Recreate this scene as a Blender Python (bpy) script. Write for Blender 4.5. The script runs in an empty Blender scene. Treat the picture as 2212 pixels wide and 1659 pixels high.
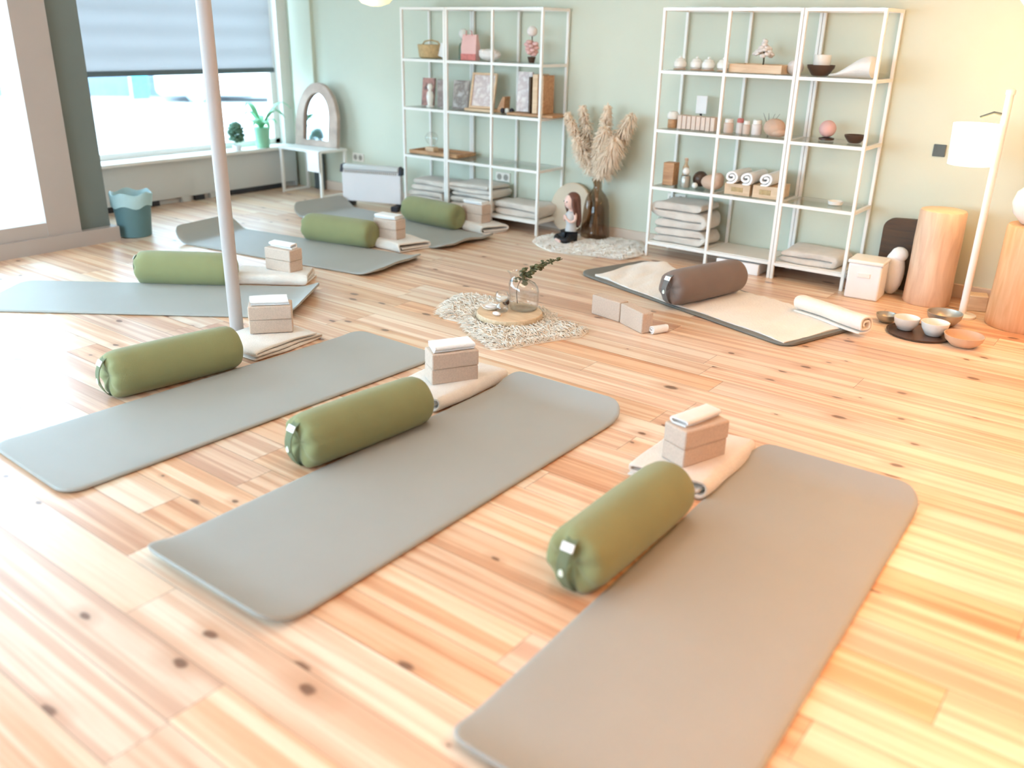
import bpy, bmesh, math, random
from math import sin, cos, pi, radians as R
from mathutils import Vector, Matrix

S = bpy.context.scene
COL = S.collection
rnd = random.Random(7)

# ------------------------------------------------------------------ materials
def mat_new(name):
    m = bpy.data.materials.new(name); m.use_nodes = True
    nt = m.node_tree
    for n in list(nt.nodes):
        nt.nodes.remove(n)
    out = nt.nodes.new('ShaderNodeOutputMaterial')
    return m, nt, out

def N(nt, typ, **kw):
    n = nt.nodes.new(typ)
    for k, v in kw.items():
        if k.startswith('i_'):
            key = k[2:]
            key = int(key) if key.isdigit() else key.replace('_', ' ')
            n.inputs[key].default_value = v
        else:
            setattr(n, k, v)
    return n

def srgb(r, g, b):
    f = lambda c: (c / 255 / 12.92) if c / 255 <= .04045 else ((c / 255 + .055) / 1.055) ** 2.4
    return (f(r), f(g), f(b), 1)

def plain(name, col, rough=.6, metal=0, var=.06, scale=8, bump=0, bscale=60, spec=.3, sheen=0, trans=0, stretch=(1, 1, 1)):
    """principled surface with a little procedural colour variation and bump"""
    m, nt, out = mat_new(name)
    p = N(nt, 'ShaderNodeBsdfPrincipled')
    p.inputs['Roughness'].default_value = rough
    p.inputs['Metallic'].default_value = metal
    p.inputs['Specular IOR Level'].default_value = spec
    if sheen:
        p.inputs['Sheen Weight'].default_value = sheen
    if trans:
        p.inputs['Subsurface Weight'].default_value = trans
        p.inputs['Subsurface Radius'].default_value = (.02, .015, .01)
    tc = N(nt, 'ShaderNodeTexCoord')
    mp = N(nt, 'ShaderNodeMapping'); mp.inputs['Scale'].default_value = stretch
    nt.links.new(tc.outputs['Object'], mp.inputs[0])
    nz = N(nt, 'ShaderNodeTexNoise'); nz.inputs['Scale'].default_value = scale; nz.inputs['Detail'].default_value = 4
    nt.links.new(mp.outputs[0], nz.inputs['Vector'])
    rp = N(nt, 'ShaderNodeValToRGB')
    c = Vector(col[:3])
    rp.color_ramp.elements[0].position = .3; rp.color_ramp.elements[1].position = .7
    rp.color_ramp.elements[0].color = (*(c * (1 - var)), 1)
    rp.color_ramp.elements[1].color = (*[min(1, x) for x in c * (1 + var)], 1)
    nt.links.new(nz.outputs['Fac'], rp.inputs[0]); nt.links.new(rp.outputs[0], p.inputs['Base Color'])
    if bump:
        nb = N(nt, 'ShaderNodeTexNoise'); nb.inputs['Scale'].default_value = bscale; nb.inputs['Detail'].default_value = 3
        nt.links.new(mp.outputs[0], nb.inputs['Vector'])
        b = N(nt, 'ShaderNodeBump'); b.inputs['Strength'].default_value = bump; b.inputs['Distance'].default_value = .01
        nt.links.new(nb.outputs['Fac'], b.inputs['Height']); nt.links.new(b.outputs[0], p.inputs['Normal'])
    nt.links.new(p.outputs[0], out.inputs[0])
    return m

def glass_mat(name, tint, refl=1.0, rough=.02):
    """clear sheet or thin walled glass: lets light through, mirrors at grazing angles"""
    m, nt, out = mat_new(name)
    t = N(nt, 'ShaderNodeBsdfTransparent'); t.inputs[0].default_value = (*tint, 1)
    g = N(nt, 'ShaderNodeBsdfGlossy'); g.inputs['Roughness'].default_value = rough
    fr = N(nt, 'ShaderNodeLayerWeight'); fr.inputs[0].default_value = .5
    pw = N(nt, 'ShaderNodeMath', operation='POWER'); pw.inputs[1].default_value = 4
    nt.links.new(fr.outputs['Facing'], pw.inputs[0])
    mu = N(nt, 'ShaderNodeMath', operation='MULTIPLY_ADD'); mu.inputs[1].default_value = .75 * refl; mu.inputs[2].default_value = .04 * refl
    nt.links.new(pw.outputs[0], mu.inputs[0])
    mx = N(nt, 'ShaderNodeMixShader')
    nt.links.new(mu.outputs[0], mx.inputs[0]); nt.links.new(t.outputs[0], mx.inputs[1]); nt.links.new(g.outputs[0], mx.inputs[2])
    nt.links.new(mx.outputs[0], out.inputs[0])
    return m

def emit_mat(name, col, strength):
    m, nt, out = mat_new(name)
    e = N(nt, 'ShaderNodeEmission'); e.inputs[0].default_value = (*col, 1); e.inputs[1].default_value = strength
    nt.links.new(e.outputs[0], out.inputs[0])
    return m

def shade_mat(name, col, strength):
    """lit fabric lampshade"""
    m, nt, out = mat_new(name)
    e = N(nt, 'ShaderNodeEmission'); e.inputs[0].default_value = (*col, 1); e.inputs[1].default_value = strength
    d = N(nt, 'ShaderNodeBsdfDiffuse'); d.inputs[0].default_value = (.85, .8, .7, 1)
    a = N(nt, 'ShaderNodeAddShader')
    nt.links.new(e.outputs[0], a.inputs[0]); nt.links.new(d.outputs[0], a.inputs[1]); nt.links.new(a.outputs[0], out.inputs[0])
    return m

def blind_mat(name, col):
    m, nt, out = mat_new(name)
    tc = N(nt, 'ShaderNodeTexCoord')
    wv = N(nt, 'ShaderNodeTexWave', bands_direction='Z'); wv.inputs['Scale'].default_value = 1.7
    wv.inputs['Distortion'].default_value = .4
    nt.links.new(tc.outputs['Object'], wv.inputs['Vector'])
    rp = N(nt, 'ShaderNodeValToRGB')
    c = Vector(col[:3])
    rp.color_ramp.elements[0].color = (*(c * .92), 1); rp.color_ramp.elements[1].color = (*c, 1)
    nt.links.new(wv.outputs['Fac'], rp.inputs[0])
    d = N(nt, 'ShaderNodeBsdfDiffuse'); t = N(nt, 'ShaderNodeBsdfTranslucent')
    nt.links.new(rp.outputs[0], d.inputs[0]); nt.links.new(rp.outputs[0], t.inputs[0])
    mx = N(nt, 'ShaderNodeMixShader'); mx.inputs[0].default_value = .5
    nt.links.new(d.outputs[0], mx.inputs[1]); nt.links.new(t.outputs[0], mx.inputs[2]); nt.links.new(mx.outputs[0], out.inputs[0])
    return m

def floor_mat():
    PW, PL = .166, 2.1          # plank width and length
    m, nt, out = mat_new('pine_planks')
    L = nt.links.new
    p = N(nt, 'ShaderNodeBsdfPrincipled')
    tc = N(nt, 'ShaderNodeTexCoord')
    sp = N(nt, 'ShaderNodeSeparateXYZ'); L(tc.outputs['Object'], sp.inputs[0])
    def M(op, a, b=None, clamp=False):
        n = N(nt, 'ShaderNodeMath', operation=op); n.use_clamp = clamp
        for i, v in enumerate((a, b)):
            if v is None: continue
            if hasattr(v, 'is_linked'): L(v, n.inputs[i])
            else: n.inputs[i].default_value = v
        return n.outputs[0]
    yr = M('DIVIDE', M('SUBTRACT', sp.outputs[1], 1.832), PW)
    row = M('FLOOR', yr); yf = M('FRACT', yr)
    wn = N(nt, 'ShaderNodeTexWhiteNoise', noise_dimensions='1D'); L(row, wn.inputs['W'])
    xr = M('ADD', M('DIVIDE', sp.outputs[0], PL), M('MULTIPLY', wn.outputs['Value'], 7.31))
    col = M('FLOOR', xr); xf = M('FRACT', xr)
    cb = N(nt, 'ShaderNodeCombineXYZ'); L(row, cb.inputs[0]); L(col, cb.inputs[1])
    pid = N(nt, 'ShaderNodeTexWhiteNoise', noise_dimensions='3D'); L(cb.outputs[0], pid.inputs['Vector'])
    ps = N(nt, 'ShaderNodeSeparateColor'); L(pid.outputs['Color'], ps.inputs[0])
    # each board gets its own piece of timber: shift the grain by the plank id
    sh = N(nt, 'ShaderNodeVectorMath', operation='MULTIPLY_ADD')
    L(pid.outputs['Color'], sh.inputs[0]); sh.inputs[1].default_value = (37, 19, 11); L(tc.outputs['Object'], sh.inputs[2])
    mp = N(nt, 'ShaderNodeMapping'); mp.inputs['Scale'].default_value = (1.1, 11, 1); L(sh.outputs[0], mp.inputs[0])
    g1 = N(nt, 'ShaderNodeTexNoise'); g1.inputs['Scale'].default_value = 1.6; g1.inputs['Detail'].default_value = 6
    g1.inputs['Distortion'].default_value = .7; L(mp.outputs[0], g1.inputs['Vector'])
    mp2 = N(nt, 'ShaderNodeMapping'); mp2.inputs['Scale'].default_value = (2.2, 70, 1); L(sh.outputs[0], mp2.inputs[0])
    g2 = N(nt, 'ShaderNodeTexNoise'); g2.inputs['Scale'].default_value = 1.5; g2.inputs['Detail'].default_value = 4; L(mp2.outputs[0], g2.inputs['Vector'])
    # knots
    mk = N(nt, 'ShaderNodeMapping'); mk.inputs['Scale'].default_value = (1.7, 3.1, 1); L(sh.outputs[0], mk.inputs[0])
    dn = N(nt, 'ShaderNodeTexNoise'); dn.inputs['Scale'].default_value = 9; L(sh.outputs[0], dn.inputs['Vector'])
    ad = N(nt, 'ShaderNodeVectorMath', operation='MULTIPLY_ADD'); L(dn.outputs['Color'], ad.inputs[0]); ad.inputs[1].default_value = (.10, .10, 0); L(mk.outputs[0], ad.inputs[2])
    vo = N(nt, 'ShaderNodeTexVoronoi', voronoi_dimensions='2D'); vo.inputs['Scale'].default_value = 1.35; L(ad.outputs[0], vo.inputs['Vector'])
    vc = N(nt, 'ShaderNodeSeparateColor'); L(vo.outputs['Color'], vc.inputs[0])
    kr = M('MULTIPLY', M('GREATER_THAN', vc.outputs[0], .30), M('ADD', M('MULTIPLY', vc.outputs[1], .075), .022))
    kn = M('SUBTRACT', 1.0, M('DIVIDE', vo.outputs['Distance'], M('ADD', kr, .0005)), True)
    knot = M('MULTIPLY', kn, 2.2, True)
    halo = M('MULTIPLY', M('SUBTRACT', 1.0, M('DIVIDE', vo.outputs['Distance'], M('ADD', M('MULTIPLY', kr, 3.4), .0005)), True), .55, True)
    # heartwood bands running the length of each board
    mb_ = N(nt, 'ShaderNodeMapping'); mb_.inputs['Scale'].default_value = (.28, 13, 1); L(sh.outputs[0], mb_.inputs[0])
    g3 = N(nt, 'ShaderNodeTexNoise'); g3.inputs['Scale'].default_value = 1.7; g3.inputs['Detail'].default_value = 3; g3.inputs['Distortion'].default_value = .35; L(mb_.outputs[0], g3.inputs['Vector'])
    band = N(nt, 'ShaderNodeMapRange', interpolation_type='SMOOTHSTEP'); L(g3.outputs['Fac'], band.inputs[0])
    band.inputs[1].default_value = .40; band.inputs[2].default_value = .60
    ramp = N(nt, 'ShaderNodeValToRGB')
    e = ramp.color_ramp.elements
    e[0].position = .20; e[0].color = srgb(200, 142, 104)
    e[1].position = .80; e[1].color = srgb(246, 222, 194)
    x = ramp.color_ramp.elements.new(.5); x.color = srgb(228, 184, 146)
    tone = M('ADD', M('MULTIPLY', band.outputs[0], .30), M('ADD', M('ADD', M('MULTIPLY', ps.outputs[0], .34), M('MULTIPLY', g1.outputs['Fac'], .22)), M('MULTIPLY', g2.outputs['Fac'], .26)))
    L(M('SUBTRACT', tone, .02), ramp.inputs[0])
    hs = N(nt, 'ShaderNodeHueSaturation'); L(ramp.outputs[0], hs.inputs['Color'])
    L(M('ADD', M('MULTIPLY', ps.outputs[1], .26), .80), hs.inputs['Saturation'])
    L(M('ADD', M('MULTIPLY', ps.outputs[2], .16), .92), hs.inputs['Value'])
    m1 = N(nt, 'ShaderNodeMixRGB', blend_type='MIX'); L(halo, m1.inputs[0]); L(hs.outputs[0], m1.inputs[1]); m1.inputs[2].default_value = srgb(190, 132, 90)
    m2 = N(nt, 'ShaderNodeMixRGB', blend_type='MIX'); L(knot, m2.inputs[0]); L(m1.outputs[0], m2.inputs[1]); m2.inputs[2].default_value = srgb(128, 88, 62)
    # seams between boards
    dy = M('MULTIPLY', M('MINIMUM', yf, M('SUBTRACT', 1.0, yf)), PW)
    dx = M('MULTIPLY', M('MINIMUM', xf, M('SUBTRACT', 1.0, xf)), PL)
    seam = M('LESS_THAN', M('MINIMUM', dy, dx), .0013)
    m3 = N(nt, 'ShaderNodeMixRGB', blend_type='MIX'); L(M('MULTIPLY', seam, .7), m3.inputs[0]); L(m2.outputs[0], m3.inputs[1]); m3.inputs[2].default_value = srgb(120, 78, 50)
    L(m3.outputs[0], p.inputs['Base Color'])
    p.inputs['Roughness'].default_value = .42
    p.inputs['Coat Weight'].default_value = .55; p.inputs['Coat Roughness'].default_value = .28
    p.inputs['Specular IOR Level'].default_value = .5
    b = N(nt, 'ShaderNodeBump'); b.inputs['Strength'].default_value = .25; b.inputs['Distance'].default_value = .004
    L(M('SUBTRACT', M('MULTIPLY', g2.outputs['Fac'], .3), seam), b.inputs['Height']); L(b.outputs[0], p.inputs['Normal'])
    L(p.outputs[0], out.inputs[0])
    return m

def wood_mat(name, c1, c2, stretch=(2, 14, 14), rough=.5):
    m, nt, out = mat_new(name)
    p = N(nt, 'ShaderNodeBsdfPrincipled'); p.inputs['Roughness'].default_value = rough
    tc = N(nt, 'ShaderNodeTexCoord'); mp = N(nt, 'ShaderNodeMapping'); mp.inputs['Scale'].default_value = stretch
    nz = N(nt, 'ShaderNodeTexNoise'); nz.inputs['Scale'].default_value = 3; nz.inputs['Detail'].default_value = 5; nz.inputs['Distortion'].default_value = .6
    rp = N(nt, 'ShaderNodeValToRGB'); rp.color_ramp.elements[0].position = .3; rp.color_ramp.elements[1].position = .7
    rp.color_ramp.elements[0].color = c1; rp.color_ramp.elements[1].color = c2
    nt.links.new(tc.outputs['Object'], mp.inputs[0]); nt.links.new(mp.outputs[0], nz.inputs['Vector'])
    nt.links.new(nz.outputs['Fac'], rp.inputs[0]); nt.links.new(rp.outputs[0], p.inputs['Base Color']); nt.links.new(p.outputs[0], out.inputs[0])
    return m

def photo_mat(name, cols, scale=9, rough=.5):
    """blurry printed picture or book cover"""
    m, nt, out = mat_new(name)
    p = N(nt, 'ShaderNodeBsdfPrincipled'); p.inputs['Roughness'].default_value = rough
    tc = N(nt, 'ShaderNodeTexCoord')
    nz = N(nt, 'ShaderNodeTexNoise'); nz.inputs['Scale'].default_value = scale; nz.inputs['Detail'].default_value = 2
    rp = N(nt, 'ShaderNodeValToRGB')
    while len(rp.color_ramp.elements) < len(cols):
        rp.color_ramp.elements.new(.5)
    for i, c in enumerate(cols):
        rp.color_ramp.elements[i].position = .3 + .4 * i / (len(cols) - 1); rp.color_ramp.elements[i].color = c
    nt.links.new(tc.outputs['Object'], nz.inputs['Vector']); nt.links.new(nz.outputs['Fac'], rp.inputs[0])
    nt.links.new(rp.outputs[0], p.inputs['Base Color']); nt.links.new(p.outputs[0], out.inputs[0])
    return m

MT = {}
MT['floor'] = floor_mat()
MT['sage'] = plain('sage_wall_paint', srgb(214, 218, 200), .75, var=.02, scale=2, bump=.05, bscale=120)
MT['white_paint'] = plain('white_paint', srgb(236, 234, 228), .6, var=.02, scale=2)
MT['ceiling'] = plain('ceiling_paint', srgb(240, 238, 232), .8, var=.01, scale=2)
MT['beige_paint'] = plain('beige_paint', srgb(182, 170, 162), .55, var=.02, scale=2)
MT['grey_paint'] = plain('grey_green_paint', srgb(118, 126, 122), .6, var=.03, scale=2)
MT['skirting'] = plain('skirting_paint', srgb(226, 206, 188), .5, var=.03, scale=3)
MT['rad_cover'] = plain('radiator_cover_paint', srgb(212, 214, 212), .5, var=.02, scale=2)
MT['dark_slot'] = plain('dark_slot', srgb(62, 62, 66), .7)
MT['mat'] = plain('grey_foam', srgb(168, 168, 162), .5, var=.02, scale=4, bump=.12, bscale=420, spec=.35)
MT['mat_dark'] = plain('dark_grey_foam', srgb(124, 122, 116), .7, var=.03, scale=4, bump=.12, bscale=420)
MT['olive'] = plain('olive_cotton', srgb(142, 143, 98), .85, var=.05, scale=6, bump=.25, bscale=300, sheen=.2)
MT['olive_strap'] = plain('olive_webbing', srgb(120, 128, 98), .8, var=.06, scale=40, bump=.3, bscale=400)
MT['brown_cotton'] = plain('brown_cotton', srgb(128, 110, 100), .85, var=.06, scale=6, bump=.25, bscale=300, sheen=.2)
MT['grey_strap'] = plain('grey_webbing', srgb(124, 120, 116), .7, var=.06, scale=40, bump=.3, bscale=400)
MT['tag'] = plain('white_label_fabric', srgb(250, 250, 250), .6, var=.01)
MT['tag_print'] = plain('label_print', srgb(120, 150, 170), .6, var=.05)
MT['emblem'] = plain('leaf_emblem_print', srgb(236, 246, 226), .5, var=.02)
MT['cork'] = plain('beige_cork', srgb(208, 186, 168), .85, var=.07, scale=120, bump=.3, bscale=220)
MT['cream'] = plain('cream_fleece', srgb(238, 228, 216), .9, var=.05, scale=14, bump=.55, bscale=180, sheen=.4)
MT['cream_b'] = plain('oat_fleece', srgb(222, 212, 200), .9, var=.06, scale=14, bump=.55, bscale=160, sheen=.4)
MT['cream_flat'] = plain('cream_cotton_blanket', srgb(246, 236, 224), .9, var=.04, scale=5, bump=.3, bscale=90, sheen=.3)
MT['towel'] = plain('white_terry', srgb(252, 251, 249), .9, var=.02, scale=30, bump=.5, bscale=260, sheen=.3)
MT['metal_white'] = plain('white_metal', srgb(243, 240, 234), .4, var=.01, spec=.5)
MT['white_board'] = plain('white_shelf_board', srgb(236, 230, 220), .5, var=.02)
MT['shelf_glass'] = glass_mat('shelf_glass', (.93, .96, .95), .8)
MT['pane'] = glass_mat('window_pane', (.96, .98, .98), .6)
MT['clear_glass'] = glass_mat('clear_glass', (.985, .985, .98), 1.4)
MT['water'] = glass_mat('water', (.98, .98, .97), .6)
MT['smoke_glass'] = glass_mat('smoked_brown_glass', (.82, .75, .68), 1.0, .06)
MT['pole_white'] = plain('pole_paint', srgb(184, 176, 172), .45, var=.01)
MT['wood_pale'] = wood_mat('pale_wood', srgb(214, 178, 140), srgb(236, 206, 170))
MT['wood_mid'] = wood_mat('mid_wood', srgb(176, 128, 88), srgb(208, 160, 116))
MT['wood_dark'] = wood_mat('dark_wood', srgb(70, 48, 26), srgb(92, 62, 32))
MT['stump'] = wood_mat('stump_wood', srgb(218, 178, 146), srgb(240, 208, 178), (9, 9, 1.2))
MT['stump_o'] = wood_mat('orange_wood', srgb(216, 160, 112), srgb(234, 186, 140), (9, 9, 1.2))
MT['bark'] = wood_mat('light_bark', srgb(196, 168, 132), srgb(228, 204, 170), (16, 16, 16))
MT['pampas'] = plain('dry_pampas', srgb(252, 230, 206), .95, var=.06, scale=18)
MT['pampas_stem'] = plain('dry_stem', srgb(196, 164, 128), .9, var=.1, scale=18)
MT['wool'] = plain('wool_yarn', srgb(232, 220, 204), .95, var=.09, scale=9, sheen=.3)
MT['wool_w'] = plain('white_fleece_wool', srgb(250, 240, 230), .95, var=.09, scale=9, sheen=.3)
MT['drum'] = plain('pale_drum_skin', srgb(222, 204, 180), .7, var=.06, scale=3)
MT['skin'] = plain('figurine_skin', srgb(240, 204, 190), .45, var=.01)
MT['hair'] = plain('figurine_hair', srgb(116, 78, 66), .5, var=.15, scale=30, stretch=(3, 3, .6))
MT['tank'] = plain('figurine_grey_top', srgb(206, 204, 202), .6, var=.02)
MT['pants'] = plain('figurine_black_trousers', srgb(36, 35, 38), .45, var=.1)
MT['black'] = plain('black_plastic', srgb(50, 48, 56), .45, var=.05)
MT['heater_white'] = plain('heater_enamel', srgb(232, 228, 228), .4, var=.01, spec=.5)
MT['euca'] = plain('eucalyptus_leaf', srgb(96, 96, 66), .7, var=.18, scale=50)
MT['euca_stem'] = plain('eucalyptus_stem', srgb(84, 70, 48), .7, var=.1)
MT['teal'] = plain('teal_plastic', srgb(96, 128, 132), .5, var=.04)
MT['teal_light'] = plain('pale_teal_bag', srgb(176, 206, 208), .5, var=.06)
MT['arch'] = plain('whitewashed_driftwood', srgb(196, 176, 162), .85, var=.2, scale=9, bump=.4, bscale=40)
MT['mirror'] = plain('mirror_glass', (.82, .88, .9, 1), .08, metal=1, var=.01)
MT['grey_blue'] = plain('slate_panel', srgb(94, 104, 106), .6, var=.05)
MT['socket'] = plain('white_socket', srgb(244, 238, 228), .35, var=.01)
MT['socket_hole'] = plain('socket_recess', srgb(168, 160, 148), .5, var=.02)
MT['blind'] = blind_mat('blue_blind_fabric', srgb(208, 207, 207))
MT['blind_rail'] = plain('blind_rail', srgb(104, 118, 124), .5)
MT['leaf_pale'] = plain('palm_leaf', srgb(120, 184, 136), .5, var=.15, scale=20)
MT['leaf_dark'] = plain('dark_leaf', srgb(96, 128, 104), .5, var=.15, scale=20)
MT['pot_green'] = plain('mint_pot', srgb(150, 206, 172), .4, var=.03)
MT['pot_white'] = plain('white_pot', srgb(232, 232, 230), .4, var=.02)
MT['tan'] = plain('tan_wicker', srgb(196, 168, 124), .8, var=.14, scale=40, bump=.5, bscale=90)
MT['pink'] = plain('pink_paper', srgb(232, 188, 182), .6, var=.06)
MT['rose'] = plain('rose_petal', srgb(214, 130, 124), .6, var=.15, scale=30)
MT['green_glass'] = plain('green_bottle', srgb(110, 132, 108), .25, var=.06, spec=.6)
MT['shell'] = plain('shell_white', srgb(238, 228, 222), .5, var=.05, scale=20)
MT['book1'] = photo_mat('dark_cover', [srgb(70, 60, 62), srgb(190, 140, 128), srgb(96, 74, 84)])
MT['book2'] = photo_mat('grey_cover', [srgb(190, 178, 172), srgb(150, 134, 128), srgb(222, 214, 208)])
MT['print'] = photo_mat('pale_print', [srgb(240, 232, 226), srgb(206, 190, 188), srgb(246, 242, 238)], 14)
MT['printg'] = photo_mat('grey_print', [srgb(226, 224, 222), srgb(150, 138, 130), srgb(206, 198, 190)], 12)
MT['paper'] = plain('white_paper', srgb(244, 242, 240), .6, var=.015)
MT['pale_box'] = plain('blush_card', srgb(230, 208, 192), .7, var=.06, scale=20)
MT['beige_cloth'] = plain('beige_cloth', srgb(214, 180, 156), .85, var=.08, bump=.3, bscale=60)
MT['brown_dark'] = plain('dark_brown_glaze', srgb(84, 62, 50), .3, var=.12, scale=10)
MT['white_glaze'] = plain('white_glaze', srgb(244, 240, 232), .25, var=.015, spec=.5)
MT['grey_metal'] = plain('brushed_grey_metal', srgb(186, 182, 170), .35, metal=.6, var=.05)
MT['tan_glaze'] = plain('sand_glaze', srgb(214, 178, 148), .4, var=.05)
MT['stone_wall'] = plain('street_render', srgb(236, 236, 234), .8, var=.02)
MT['street'] = plain('street_paving', srgb(196, 196, 196), .85, var=.03, scale=1)
MT['facade_blue'] = plain('blue_grey_facade', srgb(150, 158, 166), .7, var=.06, scale=1)
MT['facade_dark'] = plain('dark_window_glass', srgb(112, 126, 142), .4, var=.08)
MT['banner'] = plain('teal_banner_cloth', srgb(84, 196, 206), .7, var=.05)
MT['yellow_shade'] = shade_mat('yellow_lit_shade', (1, .80, .36), 1.6)
MT['warm_shade'] = shade_mat('warm_lit_shade', (1, .80, .52), 4.5)
MT['warm_globe'] = shade_mat('warm_lit_globe', (1, .72, .34), 6.0)
MT['ceil_fill'] = emit_mat('ceiling_fill_glow', (1, .78, .5), 5)  # unused glow material for the added ceiling fill

# ------------------------------------------------------------------ mesh building
class MB:
    def __init__(s):
        s.v = []; s.f = []; s.m = []; s.mi = 0
    def add(s, vs, fs):
        o = len(s.v); s.v += [tuple(p) for p in vs]
        s.f += [tuple(i + o for i in f) for f in fs]; s.m += [s.mi] * len(fs)
        return s
    def box(s, c, d, rz=0, M=None):
        x, y, z = d[0] / 2, d[1] / 2, d[2] / 2
        P = [Vector((a * x, b * y, e * z)) for e in (-1, 1) for b in (-1, 1) for a in (-1, 1)]
        if M is not None: P = [M @ p for p in P]
        elif rz: P = [Matrix.Rotation(rz, 3, 'Z') @ p for p in P]
        P = [p + Vector(c) for p in P]
        return s.add(P, [(0, 2, 3, 1), (4, 5, 7, 6), (0, 1, 5, 4), (2, 6, 7, 3), (1, 3, 7, 5), (0, 4, 6, 2)])
    def rings(s, rs, cap=True, closed=True):
        """loft a list of equal-length vertex rings"""
        n = len(rs[0]); V = [p for r in rs for p in r]; F = []
        for i in range(len(rs) - 1):
            for j in range(n if closed else n - 1):
                k = (j + 1) % n
                F.append((i * n + j, i * n + k, (i + 1) * n + k, (i + 1) * n + j))
        if cap:
            F.append(tuple(range(n - 1, -1, -1))); F.append(tuple((len(rs) - 1) * n + j for j in range(n)))
        return s.add(V, F)
    def lathe(s, prof, n=32, c=(0, 0, 0), cap=True, off=None):
        rs = []
        for i, (r, z) in enumerate(prof):
            ox, oy = off[i] if off else (0, 0)
            rs.append([(c[0] + ox + r * cos(2 * pi * j / n), c[1] + oy + r * sin(2 * pi * j / n), c[2] + z) for j in range(n)])
        return s.rings(rs, cap)
    def tube(s, path, rad, n=8, cap=True):
        P = [Vector(p) for p in path]
        rr = rad if isinstance(rad, (list, tuple)) else [rad] * len(P)
        rs = []; up = None
        for i, p in enumerate(P):
            t = (P[min(i + 1, len(P) - 1)] - P[max(i - 1, 0)]).normalized()
            if up is None:
                up = Vector((0, 0, 1)) if abs(t.z) < .9 else Vector((1, 0, 0))
            a = t.cross(up).normalized(); b = t.cross(a).normalized(); up = -b if False else up
            rs.append([p + (a * cos(2 * pi * j / n) + b * sin(2 * pi * j / n)) * rr[i] for j in range(n)])
        return s.rings(rs, cap)
    def ellipsoid(s, c, r, n=16, k=10, M=None):
        rs = []
        for i in range(1, k):
            t = pi * i / k
            rs.append([Vector((r[0] * sin(t) * cos(2 * pi * j / n), r[1] * sin(t) * sin(2 * pi * j / n), -r[2] * cos(t))) for j in range(n)])
        rs = [[(M @ p if M is not None else p) + Vector(c) for p in q] for q in rs]
        return s.rings(rs)
    def build(s, name, mat, parent=None, loc=(0, 0, 0), rz=0, smooth=True, angle=40, bevel=0, rot=None):
        me = bpy.data.meshes.new(name); me.from_pydata(s.v, [], s.f); me.update()
        bm = bmesh.new(); bm.from_mesh(me); bmesh.ops.recalc_face_normals(bm, faces=bm.faces); bm.to_mesh(me); bm.free()
        for m in (mat if isinstance(mat, list) else [mat]):
            me.materials.append(MT[m] if isinstance(m, str) else m)
        if isinstance(mat, list):
            me.polygons.foreach_set('material_index', s.m)
        if smooth:
            me.shade_smooth(); me.set_sharp_from_angle(angle=R(angle))
        o = bpy.data.objects.new(name, me); COL.objects.link(o)
        o.parent = parent; o.location = loc; o.rotation_euler = rot if rot else (0, 0, rz)
        if bevel:
            b = o.modifiers.new('Bevel', 'BEVEL'); b.width = bevel; b.segments = 3; b.limit_method = 'ANGLE'; b.angle_limit = R(50)
        return o

def thing(name, label, cat, loc=(0, 0, 0), rz=0, group=None, rot=None):
    o = bpy.data.objects.new(name, None); COL.objects.link(o)
    o.empty_display_size = .1
    o.location = loc; o.rotation_euler = rot if rot else (0, 0, rz)
    return tag(o, label, cat, group)

def tag(o, label, cat, group=None):
    o['label'] = label; o['category'] = cat
    if group: o['group'] = group
    return o

def struct(o):
    o['kind'] = 'structure'; return o

def copy_tree(o, loc, rz, label, group=None):
    c = o.copy(); COL.objects.link(c); c.location = loc; c.rotation_euler = (0, 0, rz); c['label'] = label
    if group: c['group'] = group
    for ch in list(o.children):
        k = ch.copy(); COL.objects.link(k); k.parent = c
        for g in list(ch.children):
            q = g.copy(); COL.objects.link(q); q.parent = k
    return c

# ------------------------------------------------------------------ the room
XW, XG = -7.66, -6.6           # window wall, glazed shop front
YB, YR, XR, ZC = 6.26, -2.6, 2.6, 2.9
struct(MB().box(((XR + XW) / 2 - .2, (YB + YR) / 2, -.05), (XR - XW + .8, YB - YR + .4, .1)).build('floor', 'floor', smooth=False))
struct(MB().box(((XR + XW) / 2 - .2, (YB + YR) / 2, ZC + .05), (XR - XW + .8, YB - YR + .4, .1)).build('ceiling', 'ceiling', smooth=False))
struct(MB().box(((XR + XW) / 2, YB + .1, ZC / 2), (XR - XW + .5, .2, ZC)).build('wall_back', 'sage', smooth=False))
struct(MB().box((XR + .1, (YB + YR) / 2, ZC / 2), (.2, YB - YR, ZC)).build('wall_right', 'white_paint', smooth=False))
wr_ = MB()
wr_.box((.35, YR - .1, ZC / 2), (4.6, .2, ZC)); wr_.box((-4.3, YR - .1, .2), (4.7, .2, .4)); wr_.box((-4.3, YR - .1, 2.7), (4.7, .2, .4))
struct(wr_.build('wall_rear', 'white_paint', smooth=False))
wi = MB()
for x in (-6.5, -4.3, -2.0): wi.box((x, YR - .1, 1.45), (.08, .08, 2.1))
for z in (.43, 2.47): wi.box((-4.25, YR - .1, z), (4.5, .08, .07))
w3 = struct(wi.build('rear_fill_window', 'white_paint', bevel=.005))  # unseen rear window, added for daylight fill from behind the camera
MB().box((-4.25, YR - .1, 1.45), (4.4, .01, 2.0)).build('window_pane', 'pane', w3, smooth=False)
# window wall: apron, header and the two piers
w = MB()
w.box((XW - .12, 4.88, .2), (.24, 2.76, .4)); w.box((XW - .12, 4.88, 2.72), (.24, 2.76, .36))
w.box((XW - .12, 6.2, 1.47), (.238, .14, 2.14))
struct(w.build('wall_left', 'white_paint', smooth=False))
struct(MB().box((XW - .02, 4.85, .415), (.40, 2.6, .03)).build('trim_1', 'white_paint', bevel=.006))            # sill
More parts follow.
